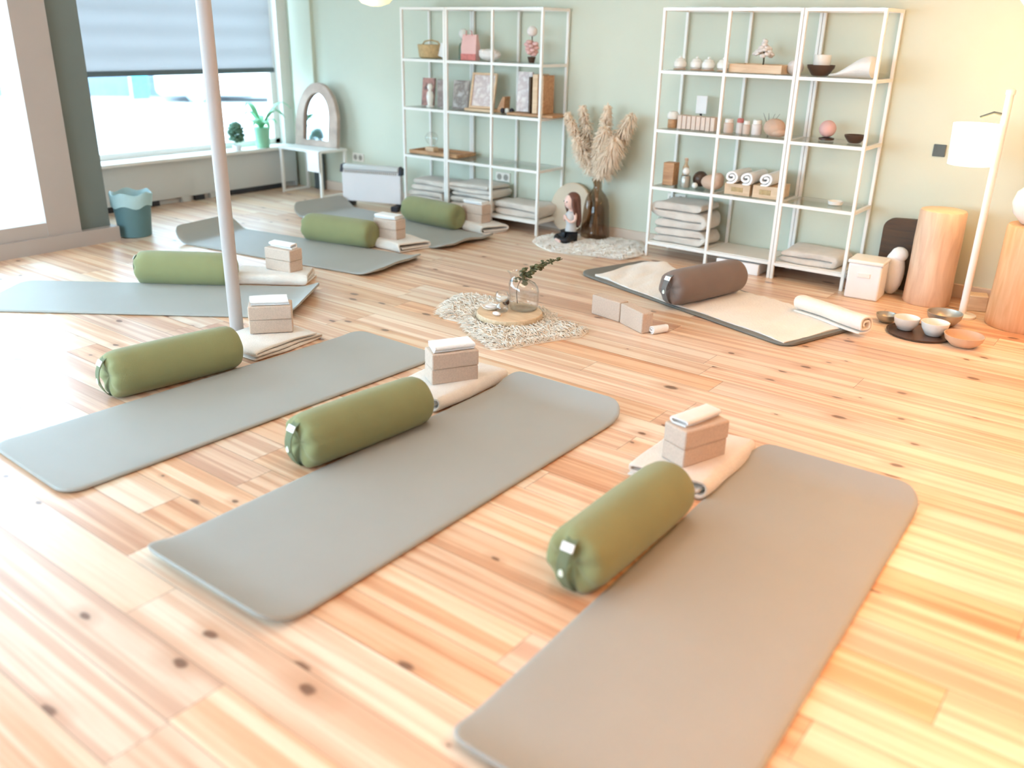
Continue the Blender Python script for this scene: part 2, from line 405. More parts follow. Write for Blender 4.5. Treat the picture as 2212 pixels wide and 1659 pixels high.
# pillar between window wall and shop front, and its plinth
struct(MB().box((-6.68, 3.395, ZC / 2), (.16, .25, ZC)).build('trim_2', 'grey_paint', smooth=False))
struct(MB().box((-7.27, 3.46, ZC / 2), (1.0, .10, ZC)).build('trim_4', 'stone_wall', smooth=False))
struct(MB().box((-6.61, .75, .055), (.17, 5.6, .11)).build('baseboard_left', 'beige_paint', smooth=False))
struct(MB().box((-3.2, YB - .012, .045), (8.7, .024, .09)).build('baseboard_back', 'skirting', bevel=.004))
# shallow sage strip on the back wall in the far corner
struct(MB().box((-7.42, YB - .02, ZC / 2), (.32, .04, ZC)).build('trim_3', 'grey_paint_light' if 'grey_paint_light' in MT else 'sage', smooth=False))
# window with frame
wi = MB()
for y in (3.58, 6.10): wi.box((XW - .12, y, 1.48), (.07, .07, 2.1))
for z in (.455, 2.5): wi.box((XW - .12, 4.84, z), (.07, 2.6, .06))
wf = struct(wi.build('window_1', 'white_paint', bevel=.005))
p = MB().box((XW - .12, 4.84, 1.48), (.008, 2.46, 2.02)).build('window_pane', 'pane', wf, smooth=False)
# shop front: glazed door next to the pillar, windows further along
df = MB()
df.box((XG, 3.14, 1.28), (.10, .25, 2.46)); df.box((XG, 1.95, 1.28), (.10, .12, 2.46))
df.box((XG, 2.5125, 2.46), (.09, 1.005, .10)); df.box((XG, 2.5125, .13), (.09, 1.005, .16))
dr = struct(df.build('door_1', 'beige_paint', smooth=False))
MB().box((XG, 2.52, 1.3), (.01, 1.03, 2.25)).build('door_pane', 'pane', dr, smooth=False)
wi = MB()
for y in (-2.5, -1.0, .5, 1.84): wi.box((XG, y, 1.28), (.10, .09, 2.46))
for z in (.14, 2.46): wi.box((XG, -.32, z), (.10, 4.4, .08))
w2 = struct(wi.build('window_2', 'beige_paint', bevel=.006))
MB().box((XG, -.32, 1.3), (.01, 4.34, 2.26)).build('window_pane', 'pane', w2, smooth=False)
struct(MB().box((XG, .4, 2.7), (.2, 5.8, .4)).build('wall_front', 'white_paint', smooth=False))

# blind
bl = thing('roller_blind', 'pale blue blind pulled halfway down over the large window', 'blind', (XW + .01, 4.83, 1.15))
MB().box((0, 0, .70), (.006, 2.40, 1.35)).build('blind_fabric', 'blind', bl, smooth=False)
MB().box((0, 0, .015), (.03, 2.42, .045)).build('bottom_rail', 'blind_rail', bl, bevel=.006)

# radiator cover under the window
rc = thing('radiator_cover', 'long pale grey radiator cover under the window sill', 'radiator cover', (XW + .05, 4.85, 0))
b = MB(); b.box((.0, 0, .225), (.08, 2.66, .35)); b.box((-.02, 0, .02), (.04, 2.66, .04))
for y in (-1.32, -.02, .02 + .28, 1.32): b.box((0, y, .03), (.08, .03 if abs(y) > 1 else .10, .06))
b.build('panel', 'rad_cover', rc, bevel=.003)
for y, wd in ((-.58, .55), (.13, .10), (.80, .72)):
    MB().box((.012, y, .026), (.06, wd, .048)).build('vent_slot', 'dark_slot', rc, smooth=False)

# white pole
pl = thing('white_pole', 'round white floor to ceiling pole beside a green bolster', 'pole', (-3.93, 2.72, 0))
MB().lathe([(.036, 0), (.036, ZC)], 24).build('shaft', 'pole_white', pl)
MB().lathe([(.046, 0), (.046, .006), (.040, .012), (.036, .014)], 24).build('base_collar', 'pole_white', pl)

# ------------------------------------------------------------------ yoga gear
def sm(t): t = max(0, min(1, t)); return t * t * (3 - 2 * t)

def yoga_mat(name, loc, ang, L, W, label, c0=.02, c1=.03, mat='mat', th=.016, wav=(0, 0), skew=(0, 0), group='grey yoga mats in a half circle', cl=(.16, .15)):
    """foam mat with rounded corners; c0/c1 lift of the two ends, wav ripple of the ends, skew lifts one corner"""
    r = .075; xs = []
    for i in range(9): xs.append(-L / 2 + r * (1 - cos(pi / 2 * i / 8)))
    n = 46
    for i in range(1, n): xs.append(-L / 2 + r + (L - 2 * r) * i / n)
    for i in range(9): xs.append(L / 2 - r * (1 - cos(pi / 2 * (8 - i) / 8)))
    T = [-1, -.985, -.94, -.75, -.5, -.25, 0, .25, .5, .75, .94, .985, 1]
    rs = []
    for x in xs:
        e = min(x + L / 2, L / 2 - x)
        hw = W / 2 if e >= r else W / 2 - r + math.sqrt(max(0, r * r - (r - e) ** 2))
        def zz(t):
            y = t * hw
            a0 = max(0, (-L / 2 + cl[0] - x) / cl[0]) ** 1.8; a1 = max(0, (x - L / 2 + cl[1]) / cl[1]) ** 1.8
            q = c0 * a0 * (1 + skew[0] * t) + c1 * a1 * (1 + skew[1] * t)
            q += a0 * wav[0] * (1 + sin(y * 17 + 1)) + a1 * wav[1] * (1 + sin(y * 19 + 2))
            return max(0, q)
        ring = []
        for t in T:
            dz = th if abs(t) < .95 else (th * .9 if abs(t) < .99 else th * .62)
            ring.append((x, t * hw, zz(t) + dz))
        for t in reversed(T):
            dz = 0 if abs(t) < .95 else (th * .1 if abs(t) < .99 else th * .38)
            ring.append((x, t * hw, zz(t) + dz))
        rs.append(ring)
    o = MB().rings(rs).build(name, mat, loc=loc, rz=R(ang), angle=50)
    return tag(o, label, 'yoga mat', group)

MATG = 'grey yoga mats in a half circle'
yoga_mat('yoga_mat', (-.785, 2.17, 0), 91.4, 1.94, .645, 'grey yoga mat cut by the picture edge, beside the yellowish green bolster', .035, .06, cl=(.14, .13))
yoga_mat('yoga_mat', (-2.045, 2.165, 0), 90.2, 1.94, .65, 'grey yoga mat in full view, second in the arc from the cropped mat', .04, .06, cl=(.14, .13))
yoga_mat('yoga_mat', (-3.185, 2.20, 0), 88.3, 1.92, .62, 'grey yoga mat beside the bolster that reaches the foot of the white pole', .006, .012)
yoga_mat('yoga_mat', (-4.88, 2.81, 0), 36.5, 1.93, .65, 'grey yoga mat passing behind the white pole, its upturned end casting a shadow', .0, .055, skew=(0, -.2))
yoga_mat('yoga_mat', (-5.25, 4.22, 0), 8.5, 1.92, .64, 'grey yoga mat with one end curled up just behind the white pole', .11, .03, wav=(0, .004), cl=(.15, .15))
yoga_mat('yoga_mat', (-5.35, 5.32, 0), -3.6, 1.92, .63, 'grey yoga mat with a curled end in front of the white heater', .10, .028, wav=(0, .010), cl=(.14, .15))

def bolster_proto(body_mat, strap_mat, name='yoga_bolster', r=.109, L=.63):
    root = thing(name, '', 'bolster')
    h = L / 2
    prof = [(0, -h + .014), (.03, -h + .008), (.06, -h), (.084, -h + .003), (.097, -h + .012), (.104, -h + .026), (r, -h + .06)]
    xs = [(-h + .06 + (L - .12) * i / 20, r * (1 + .012 * sin(pi * i / 20))) for i in range(1, 20)]
    allp = [(x, q) for q, x in prof] + xs + [(-x, q) for q, x in reversed(prof)]
    n = 64; rs = []
    for i, (x, q) in enumerate(allp):
        ring = []
        e = max(0, (abs(x) - h + .13) / .13)
        for j in range(n):
            a = 2 * pi * j / n
            k = 1 + e * e * (.007 * sin(11 * a + 3 * x) + .006 * sin(19 * a + 1.3)) * (1.6 if x < 0 else .25) + .008 * sin(2 * a + 9 * x) + .004 * sin(3 * a - 23 * x)
            y, z = q * k * cos(a), q * k * sin(a)
            if z < -r * .93: z = -r * .93 + (z + r * .93) * .25
            ring.append((x + e * (.006 if x < 0 else .001) * sin(7 * a) * (q / r), y, z + r * .948))
        rs.append(ring)
    MB().rings(rs).build('cover', body_mat, root, angle=60)
    # carrying strap over the end disc
    st = []; wd = .019
    for i in range(13):
        t = i / 12; a = .084 - .168 * t
        bx = -h - .004 - .030 * sin(pi * t) ** .8
        st.append((bx, .012 * sin(pi * t), a + r * .93))
    st = [(-h + .022, 0, .100 + r * .93)] + st + [(-h + .022, 0, -.094 + r * .93)]
    rs = [[(x - .002, y - wd, z), (x - .002, y + wd, z), (x + .002, y + wd, z), (x + .002, y - wd, z)] for x, y, z in st]
    sp = MB().rings(rs).build('strap', strap_mat, root, angle=50)
    tg = MB().box((-h - .020, .003, .070 + r * .93), (.004, .042, .026), M=Matrix.Rotation(R(32), 3, 'Y'))
    to = tg.build('label_tag', 'tag', root, smooth=False); to['label'] = 'small white fabric label'
    MB().box((-h - .0222, -.008, .0695 + r * .93), (.002, .006, .007), M=Matrix.Rotation(R(32), 3, 'Y')).build('label_print', 'tag_print', to, smooth=False)
    # leaf shaped mark printed on the strap
    em = MB(); k = 14; pts = []
    for i in range(k):
        a = 2 * pi * i / k
        rr = .010 * (1 + .35 * cos(a) ** 3)
        pts.append((rr * sin(a) * .9, rr * cos(a) * 1.25))
    bx = -h - .0385
    em.add([(bx, y + .012, z + r * .93 - .018) for y, z in pts] + [(bx + .002, y + .012, z + r * .93 - .018) for y, z in pts],
           [tuple(range(k)), tuple(range(2 * k - 1, k - 1, -1))] + [(i, (i + 1) % k, k + (i + 1) % k, k + i) for i in range(k)])
    eo = em.build('emblem', 'emblem', root, smooth=False); eo['label'] = 'pale leaf shaped emblem'
    return root

BG = 'green bolsters beside the mats'
bp = bolster_proto('olive', 'olive_strap')
bp.location = (-1.185, 2.205, 0); bp.rotation_euler = (0, 0, R(90)); bp['group'] = BG
bp['label'] = 'yellowish green bolster beside the grey mat that is cut by the picture edge'
for lab, x, y, a, z in [
    ('olive green bolster touching the edge of the mat in full view', -2.425, 2.225, 85, 0),
    ('olive green bolster reaching to the foot of the white pole', -3.60, 2.13, 82, 0),
    ('dark green bolster half hidden behind the white pole', -5.035, 3.155, 35.5, 0),
    ('green bolster on the second mat counting from the white heater', -5.17, 4.60, 11.5, .003),
    ('green bolster in front of the folded blankets on the shelf', -5.10, 5.60, -4.5, .011)]:
    copy_tree(bp, (x, y, z), R(a), lab, BG)
tb = bolster_proto('brown_cotton', 'grey_strap')
tb.location = (-2.275, 5.03, .028); tb.rotation_euler = (0, 0, R(74)); tb['label'] = 'dark brown bolster lying across the cream covered mat'

# cork bricks in stacks of two
def brick_proto():
    o = MB().box((0, 0, .0375), (.225, .12, .075)).build('yoga_brick', 'cork', smooth=True, bevel=.007)
    return tag(o, '', 'yoga brick', 'beige cork yoga bricks')
brick = brick_proto(); first = True
def place_brick(x, y, z, a, label, rot=None):
    global first
    o = brick if first else brick.copy()
    if not first: COL.objects.link(o)
    first = False
    o.location = (x, y, z); o.rotation_euler = rot if rot else (0, 0, R(a)); o['label'] = label
    return o

def ribbon(path, th, width, nb=10, jit=.004, seed=0, taper=0, wob=.0):
    """cloth folded along a 2D path (a, z), extruded across local y"""
    rr = random.Random(seed)
    P = [Vector((a, z)) for a, z in path]
    nrm = []
    for i in range(len(P)):
        t = (P[min(i + 1, len(P) - 1)] - P[max(0, i - 1)]).normalized()
        nrm.append(Vector((-t.y, t.x)))
    prof = []
    for i in range(len(P)): prof.append(P[i] + nrm[i] * th / 2)
    e = (P[-1] - P[-2]).normalized(); prof.append(P[-1] + e * th * .45)
    for i in reversed(range(len(P))): prof.append(P[i] - nrm[i] * th / 2)
    e = (P[0] - P[1]).normalized(); prof.append(P[0] + e * th * .45)
    ph = [rr.uniform(0, 6.28) for _ in range(6)]
    rs = []
    for k in range(nb + 1):
        y = -width / 2 + width * k / nb
        ring = []
        edge = abs(2 * k / nb - 1)
        for q in prof:
            lz = q.y
            w1 = wob * (sin(9 * y + ph[0] + 40 * lz) + .6 * sin(21 * y + ph[1] + 13 * q.x))
            w2 = wob * .8 * (sin(13 * q.x + ph[2] + 60 * lz) + .5 * sin(31 * q.x + ph[3]))
            off = w2 * (edge ** 3) * 1.6
            ring.append((q.x + w1, y + off, max(.001, lz + .35 * wob * sin(11 * y + 7 * q.x + ph[4]) * min(1, lz / .03))))
        rs.append(ring)
    mb = MB().rings(rs, cap=False)
    # close both ends as a strip across the cloth thickness, so the folds stay open
    n = len(P); m = len(prof)
    for base in (0, nb * m):
        for i in range(n - 1):
            mb.f.append((base + i, base + i + 1, base + 2 * n - 1 - i, base + 2 * n - i)); mb.m.append(0)
        mb.f.append((base + n - 1, base + n, base + n + 1)); mb.m.append(0)
        mb.f.append((base, base + 2 * n, base + 2 * n + 1)); mb.m.append(0)
    return mb

def spiral(half, h, turns, th, gap=.34, taper=.26):
    """flat rolled blanket section, from the outside inwards, with air between the layers"""
    pts = []; pitch = th * (1 + gap); r0 = h / 2 - th / 2
    steps = int(turns * 24)
    pts.append((-half + .03, th / 2)); pts.append((-half * .4, th / 2))
    for i in range(steps + 1):
        a = -pi / 2 + 2 * pi * i / 24
        r = r0 - pitch * i / 24
        if r < th * .6: break
        st = max(.012, half - h / 2 - .012 * i / 24) if half > h * .8 else half - h / 2
        if abs(cos(a)) < 1e-6:
            prv, nxt = cos(a - .05), cos(a + .05)
            pts.append((st * (1 if prv > 0 else -1) if i else 0, h / 2 + r * sin(a)))
            pts.append((st * (1 if nxt > 0 else -1), h / 2 + r * sin(a)))
        else:
            pts.append(((st if cos(a) > 0 else -st) + r * cos(a), h / 2 + r * sin(a)))
    return [(x, z * (1 - taper / 2 + taper * (x + half) / (2 * half))) for x, z in pts]

def zigzag(half, layers, th, ends=None):
    pts = []; z = th / 2; d = 1; pitch = th * 1.04
    for k in range(layers):
        e = half - (ends[k] if ends else 0)
        a0 = -e if d > 0 else e
        for i in range(7): pts.append((a0 + (-2 * a0) * i / 6 * 1.0 if True else 0, z))
        if k < layers - 1:
            x1 = e * d
            for i in range(1, 6):
                a = -pi / 2 + pi * i / 6
                pts.append((x1 + d * cos(a) * pitch / 2, z + pitch / 2 + sin(a) * pitch / 2))
        z += pitch; d = -d
    return pts

def blanket(loc, rz, label, path, th, width, mat='cream', seed=0, wob=.005, group='cream blankets folded under the bricks', cat='blanket', name='folded_blanket', nb=14):
    o = ribbon(path, th, width, nb=nb, seed=seed, wob=wob).build(name, mat, loc=loc, rz=rz, angle=60)
    s_ = o.modifiers.new('Subdivision', 'SUBSURF'); s_.levels = 1; s_.render_levels = 1
    return tag(o, label, cat, group)

# six seats: (brick centre, angle, blanket centre, angle, blanket kind ...)
HT = 'white hand towels on the bricks'
seats = [
    # brick x, y, angle, blanket x, y, angle, half depth, width, height
    ('', -1.262, 2.855, 71, -1.285, 2.895, 0, .180, .47, .072),
    ('', -2.515, 2.875, 58, -2.555, 2.885, 0, .185, .50, .068),
    ('', -3.73, 2.80, 50, -3.695, 2.745, 93, .225, .34, .066),
    ('', -4.665, 3.645, 6, -4.70, 3.585, 217, .165, .50, .072),
    ('', -4.835, 4.81, 6, -4.79, 4.85, -97, .175, .44, .074),
    ('', -4.735, 5.745, -3, -4.735, 5.78, -106, .155, .48, .074)]
blabels = ['cream blanket rolled flat with a spiral end, touching the bolster of the cropped mat',
           'cream blanket with a spiral end beside the mat in full view',
           'cream blanket folded in layers with a loop at one end, at the white pole',
           'cream blanket in folds under the bricks just behind the white pole',
           'cream blanket with fringed folds on the second mat counting from the heater',
           'cream blanket on the mat end close to the shelf foot']
seatword = ['beside the cropped mat', 'beside the mat in full view', 'at the foot of the white pole', 'on the blanket behind the white pole', 'on the second mat counting from the heater', 'on the mat in front of the heater']
def towel_path(kind):
    if kind == 0: return spiral(.050, .036, 1.6, .0085)
    return zigzag(.048, 3, .0095)
for i, (key, bx, by, ba, kx, ky, ka, half, wd, hh) in enumerate(seats):
    th = .0158
    if i == 2: path = zigzag(half, 3, .019, [0, .012, .035]) ; th = .016
    else: path = spiral(half, hh + .004, 2.2, th, gap=.16)
    if i == 3: ka = 37 - 90
    blanket((kx, ky, 0), R(ka), blabels[i], path, th, wd, seed=i + 3, wob=[.005, .005, .008, .008, .009, .009][i], nb=18)
    zb = (.057 if i == 2 else hh * .93)
    place_brick(bx, by, zb, ba, 'lower beige cork brick of the stack ' + seatword[i])
    place_brick(bx + .004, by - .002, zb + .0755, ba + (1.5 if i % 2 else -1.2), 'upper beige cork brick under a towel, ' + seatword[i])
    t = ribbon(towel_path(0 if i in (0, 3) else 1), .0088, .195, nb=14, seed=20 + i, wob=.004)
    o = t.build('hand_towel', 'towel', loc=(bx, by, zb + .151), rz=R(ba + 90 + (6 if i == 0 else 2)), angle=60)
    tag(o, ['rolled', 'flat folded', 'flat folded', 'loosely rolled', 'crumpled folded', 'folded'][i] + ' white hand towel on the bricks ' + seatword[i], 'towel', HT)

# ------------------------------------------------------------------ the teacher's place
yoga_mat('yoga_mat', (-2.275, 5.094, 0), -18, 1.81, .66, 'dark grey mat under a cream blanket, facing the half circle', .012, .006, 'mat_dark', group=None)
def cover_sheet():
    L, W = 1.68, .61; rr = random.Random(4)
    nx, ny = 60, 22; V = []; F = []
    for s_ in (1, 0):
        for i in range(nx + 1):
            for j in range(ny + 1):
                u, v = i / nx, j / ny
                x = -L / 2 + L * u; y = -W / 2 + W * v
                x += .03 * sin(v * 5 + 1) * (1 - u) ** 3 * 1.5; y += .012 * sin(u * 9 + 1) + .006 * sin(u * 23)
                z = .0145 + .004 * (sin(x * 9 + y * 14) * .5 + .5) + .005 * sin(x * 31 + y * 9) ** 4 + .010 * max(0, 1 - u * 3.2) * abs(sin(y * 12 + x * 16)) + .03 * math.exp(-((u - .06) / .035) ** 2) * math.exp(-((v - .93) / .12) ** 2)
                if s_ == 0: z = .0125
                V.append((x, y, z))
    n1 = (nx + 1) * (ny + 1)
    for i in range(nx):
        for j in range(ny):
            a = i * (ny + 1) + j
            F.append((a, a + 1, a + ny + 2, a + ny + 1)); F.append((n1 + a, n1 + a + ny + 1, n1 + a + ny + 2, n1 + a + 1))
    border = [i * (ny + 1) for i in range(nx + 1)] + [nx * (ny + 1) + j for j in range(1, ny + 1)] + [i * (ny + 1) + ny for i in range(nx - 1, -1, -1)] + [j for j in range(ny - 1, 0, -1)]
    for k in range(len(border)):
        a, b = border[k], border[(k + 1) % len(border)]
        F.append((a, b, n1 + b, n1 + a))
    return MB().add(V, F)
o = cover_sheet().build('blanket', 'cream_flat', loc=(-2.245, 5.088, .004), rz=R(-18), angle=70)
tag(o, 'cream blanket spread flat over the dark mat under the brown bolster', 'blanket')
blanket((-1.475, 5.075, .02), R(67), 'cream blanket rolled up on the end of the covered mat', spiral(.068, .115, 2.6, .016, taper=0), .016, .50, 'cream_flat', 31, .005, group=None, name='rolled_blanket')
q = R(-11)
place_brick(-2.550, 4.395, .06, 0, 'beige cork brick standing on edge, pointing at the wooden tray', rot=(pi / 2, 0, R(-11)))
place_brick(-2.315, 4.315, .06, 0, 'beige cork brick standing on edge with a small towel at its end', rot=(pi / 2, 0, R(-26)))
o = ribbon(spiral(.03, .05, 1.6, .008), .008, .10, seed=50, wob=.002).build('hand_towel', 'towel', loc=(-2.185, 4.285, 0), rz=R(-26), angle=60)
tag(o, 'small white rolled towel at the end of the bricks standing on edge', 'towel')

# ------------------------------------------------------------------ rugs of yarn
def tuft(mb, x, y, z, a, ln, r, rr, lift=.6):
    d = Vector((cos(a), sin(a), 0)); s_ = Vector((-sin(a), cos(a), 0))
    P = []; bend = rr.uniform(-.5, .5)
    for k in range(5):
        t = k / 4
        P.append(Vector((x, y, z)) + d * ln * t + s_ * ln * .35 * bend * t * t + Vector((0, 0, lift * ln * .45 * sin(pi * min(1, t * .9 + .05)))) + s_ * ln * .07 * sin(7 * t + 40 * x))
    for p_ in P: p_.z = max(p_.z, r * .5)
    rd = [r, r * 1.1, r, r * .8, r * .25]
    rs = []
    for k, p_ in enumerate(P):
        rs.append([p_ + s_ * rd[k] * cos(q) + Vector((0, 0, 1)) * rd[k] * sin(q) for q in (0, pi / 2, pi, 3 * pi / 2)])
    mb.rings(rs)

def inside(pt, poly):
    x, y = pt; c = False
    for i in range(len(poly)):
        x1, y1 = poly[i]; x2, y2 = poly[i - 1]
        if (y1 > y) != (y2 > y) and x < (x2 - x1) * (y - y1) / (y2 - y1) + x1: c = not c
    return c
def edge_d(pt, poly):
    p_ = Vector(pt); best = 9
    for i in range(len(poly)):
        a, b = Vector(poly[i]), Vector(poly[i - 1])
        t = max(0, min(1, (p_ - a).dot(b - a) / (b - a).length_squared))
        best = min(best, (p_ - a - (b - a) * t).length)
    return best

def yarn_rug(name, poly, mat, label, n, ln, r, ang, seed, keep_low=None):
    rr = random.Random(seed)
    cx = sum(p_[0] for p_ in poly) / len(poly); cy = sum(p_[1] for p_ in poly) / len(poly)
    P = [(x - cx, y - cy) for x, y in poly]
    mb = MB()
    k = len(P)
    mb.add([(x, y, .001) for x, y in P] + [(x * .985, y * .985, .010) for x, y in P],
           [tuple(range(k)), tuple(range(2 * k - 1, k - 1, -1))] + [(i, (i + 1) % k, k + (i + 1) % k, k + i) for i in range(k)])
    xs = [p_[0] for p_ in P]; ys = [p_[1] for p_ in P]
    done = 0
    while done < n:
        x, y = rr.uniform(min(xs), max(xs)), rr.uniform(min(ys), max(ys))
        if not inside((x, y), P): continue
        e = edge_d((x, y), P)
        low = keep_low and (Vector((x + cx, y + cy)) - Vector(keep_low[:2])).length < keep_low[2]
        a = ang + rr.gauss(0, .55)
        sc = 1 if e > .05 else .6
        tuft(mb, x, y, .008 if not low else .002, a, ln * sc * rr.uniform(.6, 1.25) * (.8 if low else 1), r * rr.uniform(.7, 1.3), rr, .12 if low else rr.uniform(.25, .75))
        done += 1
    o = mb.build(name, mat, loc=(cx, cy, 0), angle=80)
    return tag(o, label, 'rug')

RUG = [(-3.361, 3.749), (-3.436, 3.901), (-3.474, 4.042), (-3.413, 4.151), (-3.303, 4.178), (-3.162, 4.139), (-3.035, 4.185), (-2.915, 4.187), (-2.777, 4.135), (-2.675, 4.035), (-2.614, 4.064), (-2.494, 4.034), (-2.474, 3.922), (-2.535, 3.807), (-2.596, 3.674), (-2.646, 3.532), (-2.718, 3.432), (-2.806, 3.494), (-2.984, 3.569), (-3.099, 3.646), (-3.124, 3.716), (-3.186, 3.685), (-3.276, 3.678)]
yarn_rug('yarn_rug', RUG, 'wool', 'ragged cream yarn rug under the round wooden tray', 9000, .085, .0025, R(168), 3, (-2.952, 3.897, .20))
RUG2 = [(-4.085, 5.671), (-4.143, 5.828), (-4.115, 5.974), (-4.039, 6.068), (-3.913, 6.13), (-3.788, 6.2), (-3.605, 6.22), (-3.40, 6.22), (-3.276, 6.053), (-3.189, 5.821), (-3.234, 5.623), (-3.386, 5.604), (-3.518, 5.565), (-3.642, 5.514), (-3.778, 5.493), (-3.937, 5.561)]
yarn_rug('sheepskin_rug', RUG2, 'wool_w', 'shaggy white rug against the wall under the brown vase', 9000, .065, .0023, R(-20), 5, (-3.765, 6.10, .10))

# round wooden tray with the glass pieces
tr = thing('round_tray', 'round slice of pale wood lying on the yarn rug', 'tray', (-2.955, 3.895, .028))
MB().lathe([(.184, 0), (.192, .005), (.192, .030), (.188, .034)], 56).build('board', 'wood_pale', tr)
MB().lathe([(.1925, .004), (.1945, .007), (.1945, .028), (.1925, .031)], 56, cap=False).build('rim', 'bark', tr)
ZT = .0625
gv = thing('glass_vase', 'clear glass vase with a leaning neck, a green twig in it', 'vase', (-2.92, 3.985, ZT))
out_p = [(.062, 0), (.080, .006), (.087, .025), (.088, .06), (.088, .11), (.086, .135), (.078, .155), (.060, .172), (.042, .186), (.034, .200), (.033, .215), (.037, .224)]
of = [(0, 0)] * 5 + [(-.004, -.002), (-.012, -.005), (-.024, -.010), (-.036, -.016), (-.046, -.021), (-.053, -.026), (-.057, -.028)]
inn = [(max(.004, r - .004), max(z, .006)) for r, z in reversed(out_p)]
MB().lathe(out_p + inn, 40, off=of + list(reversed(of))).build('vase_body', 'clear_glass', gv, angle=70)
MB().lathe([(.055, .007), (.078, .012), (.083, .03), (.083, .085), (.082, .0855)], 40).build('water', 'water', gv, angle=50)
# twig
tw = thing('eucalyptus_twig', 'small green eucalyptus twig leaning out of the glass vase', 'twig', (-2.955, 3.97, ZT + .03))
pts = [Vector((0, 0, 0)), Vector((-.014, .010, .07)), Vector((.000, .028, .135)), Vector((.035, .085, .185)), Vector((.08, .155, .222)), Vector((.135, .235, .25))]
def bez(P, t):
    n = len(P) - 1; x = t * n; i = min(n - 1, int(x)); f = x - i
    p0, p1, p2, p3 = P[max(0, i - 1)], P[i], P[i + 1], P[min(n, i + 2)]
    return .5 * ((2 * p1) + (-p0 + p2) * f + (2 * p0 - 5 * p1 + 4 * p2 - p3) * f * f + (-p0 + 3 * p1 - 3 * p2 + p3) * f ** 3)
st = [bez(pts, i / 24) for i in range(25)]
MB().tube(st, [.0022 - .0012 * i / 24 for i in range(25)], 6).build('stem', 'euca_stem', tw)
lf = MB(); rr = random.Random(2)
for i in range(120):
    t = .42 + .58 * rr.random() ** .9
    c = bez(pts, min(.999, t)); k = (1.05 - t) / .63
    sp = .024 * k + .004
    c = c + Vector((rr.gauss(0, 1), rr.gauss(0, 1), rr.gauss(0, .8))) * sp * .62
    s_ = (.012 * k + .006) * rr.uniform(.7, 1.2)
    lf.ellipsoid(c, (s_, s_ * .85, s_ * .35), 8, 5, M=Matrix.Rotation(rr.uniform(0, 6), 3, 'Z') @ Matrix.Rotation(rr.uniform(-1, 1), 3, 'X'))
lf.build('leaves', 'euca', tw, angle=80)
# glass candle holder
ch = thing('glass_candle_holder', 'small waisted glass candle holder beside the glass vase', 'candle holder', (-2.985, 3.86, ZT))
pf = [(.022, 0), (.034, .006), (.038, .022), (.033, .040), (.022, .050), (.020, .056), (.030, .064), (.040, .078), (.042, .096), (.036, .112), (.032, .118)]
MB().lathe(pf + [(r - .004, max(z, .008)) for r, z in reversed(pf)], 28).build('glass_body', 'clear_glass', ch, angle=70)
MB().lathe([(.018, .062), (.034, .078), (.034, .086), (.0, .087)], 20).build('candle_wax', 'white_glaze', ch)
sd = thing('white_dish', 'small white dish on the wooden tray in front of a brown shell', 'dish', (-3.07, 3.865, ZT), R(20))
MB().lathe([(.030, 0), (.045, .004), (.055, .016), (.052, .017), (.042, .008), (.0, .006)], 28).build('bowl', 'white_glaze', sd)
MB().ellipsoid((.0, .0, .0135), (.036, .030, .007), 18, 8).build('salt', 'shell', sd)
o = MB().ellipsoid((0, 0, .022), (.022, .016, .022), 14, 9).build('brown_shell', 'brown_dark', loc=(-3.045, 3.975, ZT), rot=(0, 0, .5)); tag(o, 'brown shell standing on the wooden tray', 'shell')
o = MB().ellipsoid((0, 0, .012), (.028, .016, .012), 14, 8).build('white_shell', 'shell', loc=(-2.96, 3.78, ZT)); tag(o, 'small white shell on the tray rim', 'shell')

# ------------------------------------------------------------------ vase, pampas, drum, figurine
vx, vy = -3.765, 6.10
va = thing('floor_vase', 'tall smoked brown glass vase on the shaggy rug', 'vase', (vx, vy, .012))
pf = [(.085, 0), (.112, .006), (.122, .025), (.122, .06), (.116, .12), (.110, .19), (.103, .26), (.092, .315), (.072, .355), (.050, .382), (.038, .400), (.035, .420), (.037, .445), (.043, .470), (.046, .478)]
ofs = [(.004 * sin(i * 1.3), .003 * cos(i * 1.7)) for i in range(len(pf))]
MB().lathe(pf + [(r - .005, max(z, .008)) for r, z in reversed(pf)], 40, off=ofs + list(reversed(ofs))).build('vase_body', 'smoke_glass', va, angle=70)

